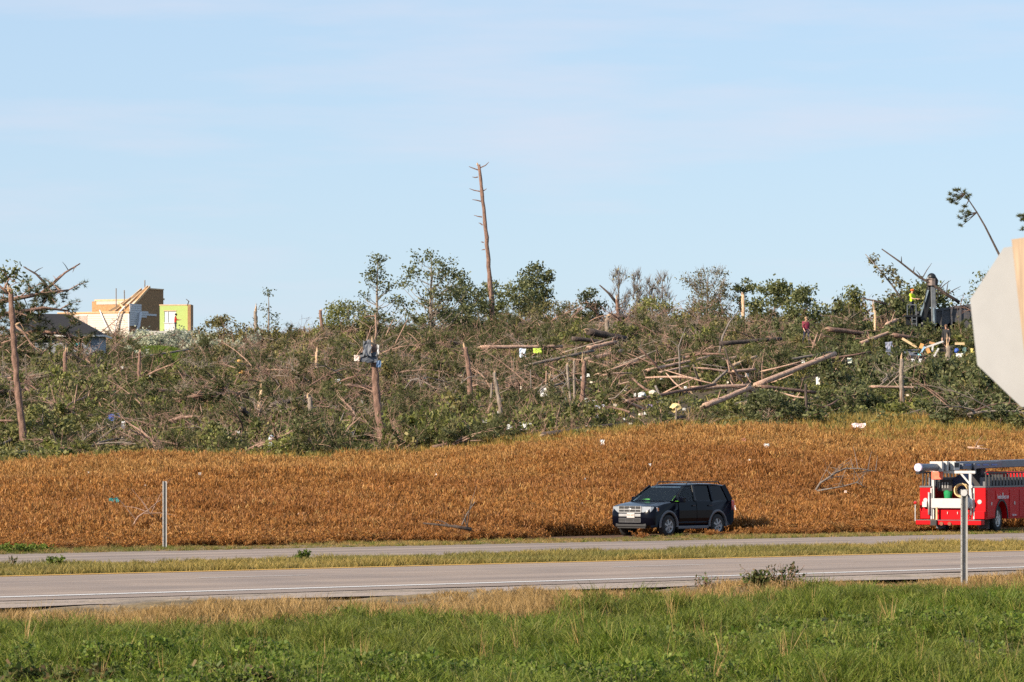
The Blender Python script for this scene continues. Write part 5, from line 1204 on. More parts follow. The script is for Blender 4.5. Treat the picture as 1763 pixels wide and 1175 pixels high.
b = MB(); b.box((.92, 0, 1.05), (.45, 1.4, .12)); b.build('dashboard', TRIMK, suv, bevel=.03)
for s in (1, -1):
    b = MB(); b.box((.02, s * .38, .78), (.5, .5, .16)); b.box((-.22, s * .38, 1.08), (.14, .48, .62), Matrix.Rotation(rad(-12), 3, 'Y')); b.box((-.30, s * .38, 1.48), (.10, .26, .18)); b.build('seat', solid("seat_cloth", (0.05, 0.05, 0.05), 0.9), suv, bevel=.04)
b = MB(); b.tube([Vector((.56 + .05 * math.sin(a), .38 + .19 * math.cos(a), 1.10 + .17 * math.sin(a))) for a in np.linspace(0, 6.283, 17)], .014, 6); b.build('steering_wheel', TRIMK, suv)
Rz = Matrix.Rotation(SUV_HEAD, 3, 'Z')
def in_suv(x, y, z): return Vector(suv.location) + Rz @ Vector((x, y, z))
person('driver in a lime hi-vis shirt at the wheel of the black SUV', in_suv(.06, .38, -.03), SUV_HEAD, (0.25, 0.75, 0.06), (0.03, 0.03, 0.05), None, (0.02, 0.015, 0.012), 'drive', 1.66, sleeves=False, group='driver')
vb = MB(); rr_ = random.Random(3); vb.loft([[in_suv(.85 + .05 * rr_.random(), -.5 + .09 * i, 1.12), in_suv(.98, -.5 + .09 * i, 1.12), in_suv(.96, -.5 + .09 * i, 1.20 + .03 * rr_.random()), in_suv(.86, -.5 + .09 * i, 1.19 + .04 * rr_.random())] for i in range(5)])
tag(vb.build('vest', solid("lime_vest", (0.07, 0.36, 0.06), 0.8)), 'bright green vest crumpled on the dashboard of the black SUV', 'vest')

# ------------------------------------------------------------------ the red utility truck
RED = solid("red_paint", (0.46, 0.006, 0.010), 0.42, 0.0, 0.12, 1.5); MATS["red_paint"].node_tree.nodes["Principled BSDF"].inputs["Specular IOR Level"].default_value = 0.08; ALU = solid("pale_alloy", (0.48, 0.47, 0.46), 0.4, 0.4, 0.1); WHITEP = solid("white_box_paint", (0.44, 0.43, 0.425), 0.5, var=0.06)
BOOM = solid("grey_boom", (0.13, 0.14, 0.17), 0.5, 0.1, 0.15, 2.0); DARKB = solid("dark_bed", (0.022, 0.02, 0.022), 0.7)
trk = thing('utility_truck', 'red utility truck with a grey boom and coiled hose seen from behind', 'truck', (tr_.x, tr_.y, float(G(tr_.x, tr_.y))), TRK_HEAD)
def tb(name, x0, x1, y0, y1, z0, z1, mat, parent=trk, bevel=0.0):
    b = MB(); b.box(((x0 + x1) / 2, (y0 + y1) / 2, (z0 + z1) / 2), (abs(x1 - x0), abs(y1 - y0), abs(z1 - z0))); return b.build(name, mat, parent, bevel=bevel)
Z0, Z1 = .44, 1.52
for s in (1, -1):
    pr = [(0, Z0), (0, Z1), (4.6, Z1), (4.6, Z0)] + [(1.62 + .60 * math.cos(rad(a)), .46 + .60 * math.sin(rad(a))) for a in range(-2, 183, 12)]
    b = MB(); b.loft([[Vector((x, s * y_, max(z, .44))) for x, z in pr] for y_ in (1.18, .76)]); sd = b.build('side_compartment', RED, trk, bevel=.012)
    b = MB(); b.loft([[Vector((1.62 + q * math.cos(rad(a)), s * y_, .46 + q * math.sin(rad(a)))) for a in range(-2, 183, 12)] for q, y_ in ((.60, 1.175), (.60, 1.205), (.66, 1.205), (.66, 1.178))], cap=False, closed=False); b.build('wheel_arch_trim', DARKB, sd)
    for x0, x1, z0, z1 in ((.12, .92, .5, 1.44), (.98, 2.36, 1.12, 1.44), (2.42, 3.4, .5, 1.44), (3.46, 4.5, .5, 1.44)):
        dd_ = tb('compartment_door', x0, x1, s * 1.181, s * 1.20, z0, z1, RED, sd, .008); tb('latch', (x0 + x1) / 2 - .04, (x0 + x1) / 2 + .04, s * 1.201, s * 1.222, (z0 + z1) / 2 - .05, (z0 + z1) / 2 + .06, ALU, dd_)
    tb('top_rail', -.02, 4.62, s * 1.185, s * .75, 1.525, 1.575, CLAD, trk)
    for i in range(14):
        tb('rail_slat', .15 + i * .34, .21 + i * .34, s * 1.15, s * 1.11, 1.58, 2.0, TRIMK)
    tb('rail_top', .1, 4.7, s * 1.16, s * 1.10, 2.002, 2.05, TRIMK)
    tb('inner_box', .5, 4.6, s * 1.05, s * .80, 1.58, 1.86, CLAD)
    b = MB(); b.tube([(-.02, s * .97, 1.09 if s > 0 else 1.04), (.0, s * .97, 1.09 if s > 0 else 1.04)], .075, 16); b.build('reflector', WHITEP, trk)
    tb('rear_panel_step', -.06, -.004, s * 1.16, s * .80, .46, .72, RED, trk, .01)
    wheel(trk, (1.62, s * .92, .46), .46, .26, ALU, 22, 5); wheel(trk, (5.9, s * .98, .46), .46, .26, ALU, 22, 5)
    tb('mud_flap', 1.0, 1.03, s * .62, s * .95, .12, .62, CLAD)
    tb('tail_frame', -.02, -.005, s * .79, s * .74, .45, 1.50, ALU)
tb('bed_floor', .05, 4.6, -.755, .755, .80, .88, DARKB); tb('bulkhead', 3.0, 3.05, -.75, .75, .9, 1.95, DARKB)
tb('step_bumper', -.42, -.08, -1.17, 1.17, .26, .41, RED, trk, .015); tb('bumper_top', -.43, -.07, -1.16, 1.16, .412, .43, CLAD)
tb('tailgate', .02, .06, -.74, .55, .43, .84, RED, trk, .01)
for i in range(4): tb('hinge_tab', -.012, .018, -.55 + i * .36, -.53 + i * .36, .62, .70, ALU)
tb('tool_tray', -.10, .30, -.76, .74, .82, 1.15, WHITEP, trk, .02)
tb('prop_bar', -.13, -.09, .50, .56, .43, .85, LUMBER)
for y_, zt in ((.72, 1.85), (-.62, 2.02)): tb('frame_post', .02, .12, y_ - .045, y_ + .045, .45, zt, ALU)
tb('frame_beam', .02, .12, -.80, .72, 2.0, 2.09, ALU); b = MB(); b.bar((.07, -.62, 1.62), (.07, -.28, 2.0), .06, .06); b.build('frame_brace', ALU, trk)
tb('warning_flag', -.02, .015, .35, .75, 1.80, 2.06, solid("orange_red_flag", (0.85, 0.16, 0.09), 0.7))
tb('instrument_panel', .35, .42, .15, .66, 1.40, 1.78, DARKB)
for i in range(4): tb('gauge_mark', .335, .349, .58 - i * .1, .60 - i * .1, 1.50, 1.70, ALU)
for y_ in (.82, -.70):
    b = MB(); b.tube([(-.08, y_, .60), (-.08, y_, 1.36)], .035, 8); b.build('outrigger_tube', ALU, trk, smooth=True)
    tb('outrigger_bracket', -.14, -.01, y_ + .06, y_ + .22, .86, 1.04, ALU)
b = MB(); b.tube([(-.05, -.66, 1.56), (-.02, -.66, 1.56)], .07, 14); b.build('reflector', WHITEP, trk)
for y_ in (.24, -.05):
    b = MB(); b.tube([(-.46, y_, .30), (-.425, y_, .30)], .065, 14); b.build('tow_ring', solid("rusty_ring", (0.22, 0.07, 0.04), 0.8), trk)
tb('hitch', -.5, -.3, .40, .62, .24, .42, DARKB); tb('chassis', 0.1, 7.0, -.45, .45, .45, .62, DARKB); tb('axle', 1.55, 1.69, -.9, .9, .38, .52, DARKB)
b = MB(); b.tube([(-.25, 1.25, .38), (-.25, 1.25, .95)], .02, 6); mk = b.build('marker_arm', ALU, trk); b = MB(); sphere(b, (-.25, 1.25, 1.0), .06); b.build('marker_lamp', REDL, mk)
# boom
b = MB(); b.tube([(-2.1, .42, 2.21), (-2.0, .42, 2.21), (.2, .42, 2.21)], [.11, .125, .125], 14); bt = b.build('boom_tip', BOOM, trk, smooth=True)
b = MB(); b.tube([(-2.24, .42, 2.21), (-2.11, .42, 2.21)], .135, 14); b.build('tip_cap', solid("flag_cloth", (0.45, 0.50, 0.72), 0.7, var=0.5, nscale=14, dirt=(0.75, 0.12, 0.10)), bt)
b = MB(); b.bar((-2.3, .42, 2.02), (-1.75, .42, 2.10), .12, .09); b.build('tip_hook', DARKB, bt); b = MB(); b.bar((-2.05, .42, 2.05), (-2.05, .42, 2.2), .05, .05); b.build('hook_link', ALU, bt)
b = MB(); b.bar((-.3, .42, 2.24), (9.0, .42, 2.34), .30, .27, up=(0, 0, 1)); bm = b.build('boom', BOOM, trk, bevel=.03)
for i, (x, w_) in enumerate(((-.42, .16), (.1, .18), (.95, .14))):
    b = MB(); b.box((x, .42, 2.24), (w_, .44, .34)); b.build('boom_saddle', WHITEP if i != 1 else ALU, bm, bevel=.01)
tb('boom_bracket', .3, .85, .05, .19, 2.11, 2.38, ALU, bm); tb('boom_gap', .38, .78, .04, .05, 2.2, 2.36, DARKB, bm)
b = MB(); b.bar((1.2, .12, 2.24), (5.2, .12, 2.30), .14, .2, up=(0, 0, 1)); b.build('lower_boom', BOOM, trk)
for i in range(4): tb('boom_stripe', 1.4 + i * .9, 2.0 + i * .9, .04, .048, 2.26, 2.31, solid("blue_stripe", (0.08, 0.16, 0.42), 0.5), bm)
b = MB(); b.tube([(2.25, .03, 2.22), (2.25, -.02, 2.22)], .13, 14); b.build('pivot_disc', CLAD, bm)
b = MB(); b.bar((3.6, .42, .9), (3.6, .42, 2.25), .5, .5); b.build('turret', DARKB, trk); tb('boom_rest', .05, .2, .25, .6, 2.09, 2.16, DARKB)
b = MB(); b.bar((.9, -.5, .9), (.9, .1, 1.9), .5, .5, up=(1, 0, 0)); b.build('cover_sheet', solid("navy_cover", (0.02, 0.025, 0.06), 0.7), trk)
tb('cab', 4.75, 6.0, -1.05, 1.05, .62, 2.05, RED, trk, .08); tb('cab_hood', 6.0, 7.1, -.98, .98, .62, 1.38, RED, trk, .08); tb('cab_windshield', 6.003, 6.02, -.9, .9, 1.42, 1.95, GLD); 
for s in (1, -1): tb('cab_window', 5.0, 5.8, s * 1.052, s * 1.07, 1.38, 1.92, GLD)
text('kendoconnect.com', .165, solid("pale_lettering", (0.72, 0.72, 0.76), 0.5), trk, (1.68, -1.222, 1.20), (rad(90), 0, 0)).scale = (.92, 1.3, 1)
text('12300 GVW', .09, solid("pale_lettering", (0.72, 0.72, 0.76), 0.5), trk, (2.85, -1.222, .56), (rad(90), 0, 0))
# coil and bucket ride in the bed
cb = MB(); rc = random.Random(4)
for k in range(7):
    q = .23 - .012 * (k % 3); cx = .32 + .028 * k
    cb.tube([(cx + .012 * math.sin(3 * a + k), -.18 + (q + .008 * math.sin(2 * a + k)) * math.cos(a), 1.42 + (q + .01 * math.cos(3 * a + k)) * math.sin(a)) for a in np.linspace(0, 6.283, 25)], .021, 6, cap=False)
coil = cb.build('hose_coil', solid("yellow_hose", (0.72, 0.50, 0.24), 0.6, var=0.2)); coil.location = trk.location; coil.rotation_euler = trk.rotation_euler
tag(coil, 'coil of pale yellow hose hung in the back of the red truck', 'hose')
bk = MB(); bk.loft([[Vector((.5 + q * math.cos(a), .34 + q * math.sin(a), z)) for a in np.linspace(0, 6.283, 17)[:-1]] for q, z in ((.13, 1.152), (.165, 1.42), (.175, 1.43), (.16, 1.43), (.125, 1.18))]); bu = bk.build('bucket', solid("green_plastic", (0.015, 0.26, 0.09), 0.45)); bu.location = trk.location; bu.rotation_euler = trk.rotation_euler
tag(bu, 'green bucket standing in the back of the red truck', 'bucket')

# ------------------------------------------------------------------ sign and roadside posts
sgn_d = 19.2; SC0 = P(1791.5, 558, sgn_d); gz = float(G(SC0.x, SC0.y))
sg = thing('stop_sign', 'bare grey back of an octagonal sign leaning on a wooden post', 'sign', (SC0.x, SC0.y, gz))
R_ = Matrix.Rotation(rad(6.4), 4, 'Y').to_3x3().inverted() @ Matrix.Rotation(rad(-40.5), 3, 'Z')
cen = Vector((0, 0, SC0.z - gz)); ap = .381; cr8 = ap / math.cos(rad(22.5))
ring = [Vector((cr8 * math.cos(rad(22.5 + 45 * k)), 0, cr8 * math.sin(rad(22.5 + 45 * k)))) for k in range(8)]
b = MB(); b.loft([[cen + R_ @ (p + Vector((0, y_, 0))) for p in ring] for y_ in (0, .004)]); b.build('sign_plate', solid("sign_back", (0.30, 0.30, 0.305), 0.6, 0.2, 0.06, 4.0), sg)
b = MB(); b.loft([[cen + R_ @ (p * .985 + Vector((0, y_, 0))) for p in ring] for y_ in (.0045, .006)]); b.build('sign_face', solid("sign_red", (0.45, 0.02, 0.02), 0.5), sg)
dn = Vector((math.sin(rad(6.4)), 0, -math.cos(rad(6.4)))); ln_ = (SC0.z - gz + .6) / math.cos(rad(6.4))
pc = cen + R_ @ Vector((0, -.058, 0))
b = MB(); hw = .043
b.loft([[pc + dn * t + R_ @ Vector((sx * hw, sy * hw, 0)) for sx, sy in ((-1, -1), (1, -1), (1, 1), (-1, 1))] for t in (-.41, .2, 1.0, ln_)]); b.build('post', solid("wood_post", (0.34, 0.25, 0.175), 0.85, var=0.25, nscale=3.0, stretch=(14, 14, 0.7)), sg)
GALV = solid("galvanised", (0.32, 0.31, 0.30), 0.55, 0.4, 0.15, 8.0); GALD = solid("green_steel", (0.06, 0.09, 0.08), 0.5, 0.3)
def channel_post(label, px_, top, foot, w, yaw, disc, back):
    d = hit(px_, foot); B = on(px_, d); h = P(px_, top, d).z - B.z; t = thing('delineator_post', label, 'post', B, rad(yaw), 'delineator posts beside the highway'); w = w * d / FPX
    pr = [(-w * .5, 0), (-w * .28, 0), (-w * .16, w * .5), (w * .16, w * .5), (w * .28, 0), (w * .5, 0), (w * .5, .006), (w * .30, .008), (w * .18, w * .5 + .008), (-w * .18, w * .5 + .008), (-w * .30, .008), (-w * .5, .006)]
    b = MB(); b.loft([[Vector((x, y_, z)) for x, y_ in pr] for z in (-.4, h)]); b.build('channel', back, t)
    if disc:
        b = MB(); b.tube([(0, -.02, h - .07), (0, -.005, h - .07)], disc * d / FPX, 20); b.build('reflector', WHITEP, t)
    for i in range(14):
        z = .12 + i * (h - .3) / 14; b = MB(); b.box((-w * .39, -.0015, z), (.012, .002, .012)); b.build('bolt_hole', TRIMK, t)
channel_post('plain galvanised channel post standing at the far edge of the road', 283.5, 829, 945, 7.5, -12, 0, GALV)
channel_post('galvanised channel post topped by a round white reflector on the near verge', 1660, 843, 1013, 12, -12, 5.5, GALV)

# ------------------------------------------------------------------ what the storm dropped: sheets, bags, rags, boards
def cmat(c, r=0.7): return solid("litter_%02d_%02d_%02d" % tuple(int(99 * k) for k in c), c, r, var=0.18, nscale=5)
def sheet(label, px_, py_, w, h, col, name='torn_sheet', cat='debris', d=None, low=4, tilt=None, seed=1, group='storm debris on the hillside', thick=0.012, crump=0.24):
    """a buckled sheet of real size standing or lying where it came down"""
    rng = random.Random(seed); low = low + (14 if 'hillside' in group or 'brush' in group else 0); d = d or hit(px_, py_ + h / 2 + low); s = d / FPX; c = P(px_, py_, d)
    t = thing(name, label, cat, c, group=group); n = 5; W_, H_ = w * s, h * s; b = MB(); v, f = [], []
    tl = tilt if tilt is not None else rng.uniform(0.2, 0.7)
    for i in range(n):
        for j in range(n):
            a, e = i / (n - 1) - .5, j / (n - 1) - .5
            v.append((a * W_ + rng.uniform(-1, 1) * W_ * .07, e * H_ * tl + rng.uniform(-1, 1) * crump * max(W_, H_) * .6, e * H_ + rng.uniform(-1, 1) * H_ * .08))
    for i in range(n - 1):
        for j in range(n - 1):
            if w > 30 and rng.random() < .06: continue
            f.append((i * n + j, (i + 1) * n + j, (i + 1) * n + j + 1, i * n + j + 1))
    b.add(v, f); o = b.build('sheet', cmat(col), t); m = o.modifiers.new('s', 'SOLIDIFY'); m.thickness = thick
    CLR.append((px_ - w / 2 - 6, px_ + w / 2 + 6, d - 11, d + .2)); return t
def lump(label, px_, py_, w, h, col, name='plastic_bag', cat='debris', d=None, low=3, seed=1, group='storm debris on the hillside'):
    rng = random.Random(seed); low = low + (14 if 'hillside' in group else 0); d = d or hit(px_, py_ + h / 2 + low); s = d / FPX; t = thing(name, label, cat, P(px_, py_, d), group=group); b = MB()
    rings = []; n = 10
    for i in range(7):
        f = math.pi * (i + .02) / 6.04; rings.append([Vector((math.sin(f) * math.cos(a) * w * s / 2 * rng.uniform(.55, 1.25), math.sin(f) * math.sin(a) * w * s / 2 * rng.uniform(.5, 1.1), -math.cos(f) * h * s / 2)) for a in [2 * math.pi * k / n for k in range(n)]])
    b.loft(rings); b.build('folds', cmat(col, .5), t); CLR.append((px_ - w / 2, px_ + w / 2, d - 9, d + .2)); return t
def board(label, x1, y1, x2, y2, w, col, low=18, d=None, name='loose_board', cat='board', group='storm debris on the hillside', dd=0.0):
    d = d or hit((x1 + x2) / 2, max(y1, y2) + low); a, c = P(x1, y1, d), P(x2, y2, d + dd); m = (a + c) / 2; t = thing(name, label, cat, m, group=group)
    b = MB(); b.bar(a - m, c - m, w * d / FPX, .06, up=(0, 1, 0)); b.build('plank', cmat(col), t); CLR.append((min(x1, x2), max(x1, x2), d - 9, d + .2)); return t
WH, SL, BL, TN = (0.52, 0.515, 0.51), (0.07, 0.08, 0.10), (0.06, 0.14, 0.42), (0.62, 0.45, 0.26)
wd_ = hit(662, 770) - .35
sheet('slate grey metal sheet hooked round the wrapped trunk', 635, 616, 29, 17, SL, 'metal_sheet', d=wd_, seed=1, tilt=.2)
sheet('torn grey flap standing up beside the wrapped trunk top', 632, 600, 14, 26, (0.10, 0.11, 0.13), 'metal_sheet', d=wd_ - .1, seed=2, tilt=.3)
sheet('small blue scrap caught on the right of the wrapped trunk', 652, 627, 8, 12, (0.07, 0.13, 0.24), d=wd_ - .1, seed=3)
sheet('white strip caught on the wrapped trunk', 651, 602, 3, 16, (0.5, 0.5, 0.5), d=wd_ - .15, seed=4)
sheet('pale crumpled scrap on the left end of the slate sheet', 614, 617, 9, 10, (0.55, 0.45, 0.40), d=wd_ - .1, seed=5)
sheet('large white slab-like sheet on the lower slope', 906, 734, 24, 13, WH, seed=6, tilt=.5); sheet('small white scrap left of the white slab', 877, 735, 9, 8, WH, seed=7); sheet('low white strip right of the white slab', 926, 733, 9, 5, WH, seed=8)
sheet('white rag hung on the dark crooked trunk', 859, 716, 6, 16, WH, seed=9); lump('white plastic bag caught on branches near the field edge', 603, 744, 14, 24, (0.70, 0.72, 0.76), seed=10); lump('clear bluish plastic sheet at the left field edge', 467, 762, 12, 27, (0.50, 0.56, 0.64), seed=11)
sheet('deep blue tarpaulin in the left thicket', 196, 718, 20, 14, (0.025, 0.06, 0.26), 'tarpaulin', seed=12); sheet('grey rag below the blue tarpaulin', 212, 732, 6, 12, (0.5, 0.5, 0.52), seed=13)
for i, (x_, y_, w_, h_, lb) in enumerate([(414, 622, 12, 8, 'upper orange insulation scrap on the left slope'), (411, 632, 9, 8, 'middle orange insulation scrap on the left slope'), (416, 641, 11, 7, 'lower orange insulation scrap on the left slope')]): lump(lb, x_, y_, w_, h_, (0.72, 0.38, 0.12), 'insulation_scrap', seed=14 + i)
sheet('pale grey slab leaning behind the split stump', 937, 676, 14, 15, (0.58, 0.55, 0.52), seed=18); sheet('white and blue cloth hanging under the level pink log', 900, 608, 11, 15, (0.52, 0.58, 0.68), 'cloth', seed=19); sheet('lime green cloth beside the white and blue cloth', 925, 604, 14, 9, (0.36, 0.48, 0.06), 'cloth', seed=20)
lump('white pillow-like scrap by the slim pink log', 1106, 681, 15, 12, WH, 'cushion', seed=21); lump('beige pillow-like scrap beside the white one', 1124, 678, 14, 13, (0.60, 0.50, 0.42), 'cushion', seed=22); lump('yellow cushion near the field edge', 1163, 703, 21, 18, (0.66, 0.50, 0.22), 'cushion', seed=23)
sheet('dark cloth draped beside the beige pillow', 1135, 688, 10, 16, (0.05, 0.05, 0.05), 'cloth', seed=24); sheet('purple patterned cloth below the dark cloth', 1118, 701, 10, 10, (0.20, 0.15, 0.24), 'cloth', seed=25)
sheet('pale blue sheet low beside the pale-topped trunk', 1033, 700, 16, 6, (0.55, 0.63, 0.72), seed=26); sheet('white strip above the pale blue sheet', 1016, 691, 16, 3, WH, seed=27); sheet('tiny upright white scrap above the big edge log', 1028, 721, 5, 12, WH, seed=28); sheet('white scrap with a red mark on the big edge log', 1013, 735, 8, 4, (0.72, 0.5, 0.46), seed=29)
lump('white rag bundle at the end of a small pale log', 1293, 634, 14, 10, WH, 'rag', seed=30); sheet('small white scrap below the rag bundle', 1286, 646, 6, 6, WH, seed=31); sheet('bluish white rag at the blotchy pink log', 1238, 632, 5, 9, (0.6, 0.62, 0.68), seed=32)
sheet('pale upright scrap on the slope right of the diagonal log', 1408, 656, 6, 13, (0.68, 0.66, 0.58), seed=33); sheet('pale scrap in the scrub above the upright scrap', 1463, 621, 8, 9, (0.62, 0.64, 0.50), seed=34)
sheet('white paper scrap beside the leaning pink pine', 810, 617, 6, 4, WH, seed=35); sheet('white panel scrap by a broken log right of the wrapped trunk', 582, 657, 9, 8, (0.66, 0.68, 0.72), seed=36); sheet('grey-white rags behind the grey snapped trunk', 577, 701, 14, 7, (0.6, 0.6, 0.62), seed=37)
sheet('white scrap among dark pines in the middle of the slope', 779, 697, 8, 10, WH, seed=38); sheet('turquoise scrap on the lower middle slope', 821, 731, 8, 7, (0.06, 0.40, 0.52), seed=39); sheet('white scrap beside the turquoise one', 835, 727, 9, 8, WH, seed=40); lump('pale tan bundle beside the dark crooked trunk', 848, 718, 12, 12, (0.55, 0.42, 0.32), 'bundle', seed=41)
# heap of roof scraps below the dump box
sheet('dark grey roof panel lying on the debris heap', 1555, 607, 52, 10, (0.10, 0.11, 0.14), 'roof_panel', seed=42, tilt=1.2, thick=.04); sheet('black torn sheet under the dark roof panel', 1560, 616, 66, 8, (0.02, 0.02, 0.025), seed=43, tilt=.9)
sheet('white strip below the left of the roof panel', 1541, 614, 15, 4, WH, seed=44); sheet('white scrap below the middle of the roof panel', 1558, 615, 9, 7, WH, seed=45); sheet('white torn board right of the roof panel', 1579, 621, 20, 6, WH, seed=46); sheet('turquoise strip at the right of the roof panel', 1583, 614, 5, 10, (0.15, 0.55, 0.60), seed=47)
board('sky blue pole at the debris heap', 1585, 608, 1592, 597, 3, (0.30, 0.55, 0.78)); board('long white pole over the debris heap', 1592, 599, 1624, 588, 3, WH); board('short white upright at the debris heap', 1606, 594, 1605, 606, 3, WH); board('white slanted stick right of the debris heap', 1608, 614, 1616, 600, 3, WH)
board('bright new board slanting down to the debris heap', 1553, 583, 1578, 598, 4, TN); board('bright board lying right of the torn yellow trunk', 1644, 592, 1661, 592, 4, TN); board('orange upright board scrap in the debris heap', 1588, 592, 1585, 600, 6, (0.66, 0.34, 0.12)); board('second orange board scrap in the debris heap', 1596, 600, 1600, 608, 6, (0.62, 0.30, 0.10)); board('brown board scrap under the white pole', 1612, 593, 1600, 590, 4, (0.5, 0.27, 0.12))
lump('bright blue bag right of the torn yellow trunk', 1647, 604, 8, 9, (0.03, 0.08, 0.34), seed=48); sheet('yellow scrap at the right of the debris heap', 1673, 604, 5, 8, (0.5, 0.42, 0.12), seed=49); sheet('dark green scrap beside the blue bag', 1661, 604, 7, 10, (0.05, 0.10, 0.09), seed=50); sheet('grey-white litter below the blue bag', 1652, 612, 12, 7, (0.55, 0.54, 0.52), seed=51)
sheet('dull blue crate-like scrap above the roof panel', 1531, 597, 12, 18, (0.20, 0.21, 0.27), seed=52); lump('turquoise tarp bundle under the dark roof eave', 134, 593, 10, 6, (0.05, 0.45, 0.45), 'bundle', d=300, seed=53)
rl = random.Random(12)
for i in range(46):      # pale flecks of paper, siding and insulation all over the slope
    x_ = rl.uniform(130, 1660); y_ = rl.uniform(615, float(np.interp(x_, *YB)) - 32)
    if rl.random() < .35: x_ = rl.uniform(1000, 1330); y_ = rl.uniform(640, 725)
    cn_, cc_ = rl.choice([('white', WH), ('grey-white', (.5, .5, .47)), ('cream', (.6, .52, .40))]); w_, h_ = rl.uniform(3, 7), rl.uniform(3, 6)
    sheet(single_out([cn_ + ' torn scrap', ('wide ' if w_ > h_ else 'upright ') + cn_ + ' torn scrap', ('tiny ' if w_ < 5 else 'small ') + cn_ + ' fleck of litter'], x_, y_), x_, y_, w_, h_, cc_, 'paper_scrap', 'litter', seed=700 + i, group='pale flecks in the brush')

# ------------------------------------------------------------------ in the field and along the road
GF = 'litter in the field'
t = sheet('teal scrap with a dark underside lying in the left of the field', 196, 862, 16, 9, (0.02, 0.16, 0.16), 'teal_scrap', low=30, seed=61, group=GF); t2 = sheet('black crumpled sheet under the teal scrap', 194, 869, 9, 11, (0.015, 0.015, 0.02), low=24, seed=62, group=GF)
limb('brown broken bough standing in the field left of the plain post', [(237, 936), (229, 905), (238, 890), (254, 879), (263, 890)], 5, TWIG, low=0, seed=63, twig=9, group=GF)
limb('dark branch lying at the foot of the field with an upright twig', [(812, 912), (785, 907), (755, 904), (728, 901)], 7, BARKD, low=24, seed=64, twig=4, group=GF); limb('pale twig rising from the dark branch in the field', [(795, 905), (804, 885), (818, 864)], 3, TWIGG, low=24, seed=65, twig=1, group=GF)
limb('grey bent branch lying in the field left of the red truck', [(1402, 848), (1412, 832), (1440, 814), (1455, 807), (1478, 807), (1510, 812)], 4, TWIGG, low=22, seed=66, twig=14, group=GF); limb('second grey branch arched low in the field left of the red truck', [(1404, 846), (1450, 838), (1475, 831), (1492, 840)], 3, TWIGG, low=24, seed=67, twig=10, group=GF)
limb('bleached white stick lying in the field above the red truck', [(1666, 771), (1685, 772), (1709, 775)], 4, PEELED, low=22, seed=68, twig=2, group=GF); sheet('white and pink wrapper heap at the top of the field', 1478, 733, 24, 8, (0.75, 0.60, 0.60), 'wrapper_heap', low=16, seed=69, group=GF)
sheet('white scrap at the top of the field below the big edge log', 1037, 762, 7, 9, WH, low=22, seed=70, group=GF); sheet('white scrap in the field right of the leafy shrub', 1320, 767, 9, 6, WH, low=22, seed=71, group=GF); sheet('white scrap just behind the tail of the black SUV', 1262, 875, 9, 8, WH, low=34, seed=72, group=GF); sheet('brown scrap in the field below the leafy shrub', 1280, 757, 7, 5, (0.25, 0.10, 0.06), low=22, seed=73, group=GF)
for i in range(32):
    x_ = rl.uniform(10, 1700); y_ = rl.uniform(float(np.interp(x_, *YB)) - 4, 895)
    if 1040 < x_ < 1270 and y_ > 815 or x_ > 1560 and y_ > 780: continue
    cn_, cc_ = rl.choice([('white', WH), ('grey-white', (.5, .5, .47)), ('pinkish', (.6, .46, .38))]); w_, h_ = rl.uniform(2.4, 4.8), rl.uniform(2.6, 5)
    sheet(single_out(['tiny %s scrap in the field' % cn_, '%s %s scrap in the field' % ('wide' if w_ > h_ else 'upright', cn_), '%s fleck of litter in the field' % cn_], x_, y_), x_, y_ - 3, w_, h_, cc_, 'paper_scrap', 'litter', low=24, seed=800 + i, group='white scraps in the field')
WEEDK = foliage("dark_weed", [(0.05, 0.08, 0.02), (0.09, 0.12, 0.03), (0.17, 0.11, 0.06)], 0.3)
def weed(label, px_, foot, top, w, mat=WEED, n=260, stalk=14, seed=1, smat=None):
    rng = random.Random(seed); r = np.random.default_rng(seed); d = hit(px_, foot); s = d / FPX; B = on(px_, d); H = (foot - top) * s; W_ = w * s / 2; t = thing('weed_clump', label, 'weed', B, group='weed clumps along the road')
    b = MB(); tips = []
    for i in range(stalk):
        x = rng.gauss(0, .5) * W_; y_ = rng.gauss(0, .3) * W_; h = H * rng.uniform(.55, 1.0); e = Vector((x * 1.3 + rng.uniform(-.1, .1), y_, h)); b.tube([(x * .6, y_ * .6, -.05), (x, y_, h * .5), e], [.008, .006, .004], 4, cap=False); tips.append((Vector((x * .8, y_ * .8, 0)), e))
    b.build('stalks', smat or STEMG, t)
    k = r.integers(0, len(tips), n); f = r.uniform(.1, 1, n)[:, None]; A = np.array([tuple(tips[i][0]) for i in k]); E_ = np.array([tuple(tips[i][1]) for i in k]); C = A + (E_ - A) * f + r.normal(0, .06, (n, 3)) * (1.3 - f); C[:, 2] = np.abs(C[:, 2])
    U = unit(n, r); V = np.cross(unit(n, r), U); sz = r.uniform(.02, .05, (n, 1)); b = MB(); b.quads(C, U * sz, V * sz * .5); b.build('leaves', mat, t)
weed('tall dark weed clump at the edge of the near road', 1303, 1014, 981, 30, WEEDK, 380, 22, 1); weed('tall reddish weed stalks right of the dark weed clump', 1350, 1012, 968, 60, WEEDK, 260, 26, 2, TWIG); weed('thin weed stalks left of the dark weed clump', 1215, 1016, 988, 40, WEEDK, 60, 14, 3, TWIG)
weed('green weed on the left part of the median', 95, 978, 958, 26, WEED, 260, 14, 4); weed('green weed on the median left of centre', 520, 966, 948, 26, WEED, 260, 14, 5); weed('leafy weeds at the left end of the far verge', 20, 952, 936, 70, WEED, 700, 30, 6); weed('more leafy weeds left of the plain post', 68, 950, 938, 50, WEED, 420, 22, 7); weed('dry seed head on the left median', 20, 976, 955, 14, WEEDK, 40, 5, 8, TWIG); weed('dark weed tuft where straw meets green verge', 597, 1070, 1046, 30, WEEDK, 260, 16, 9)

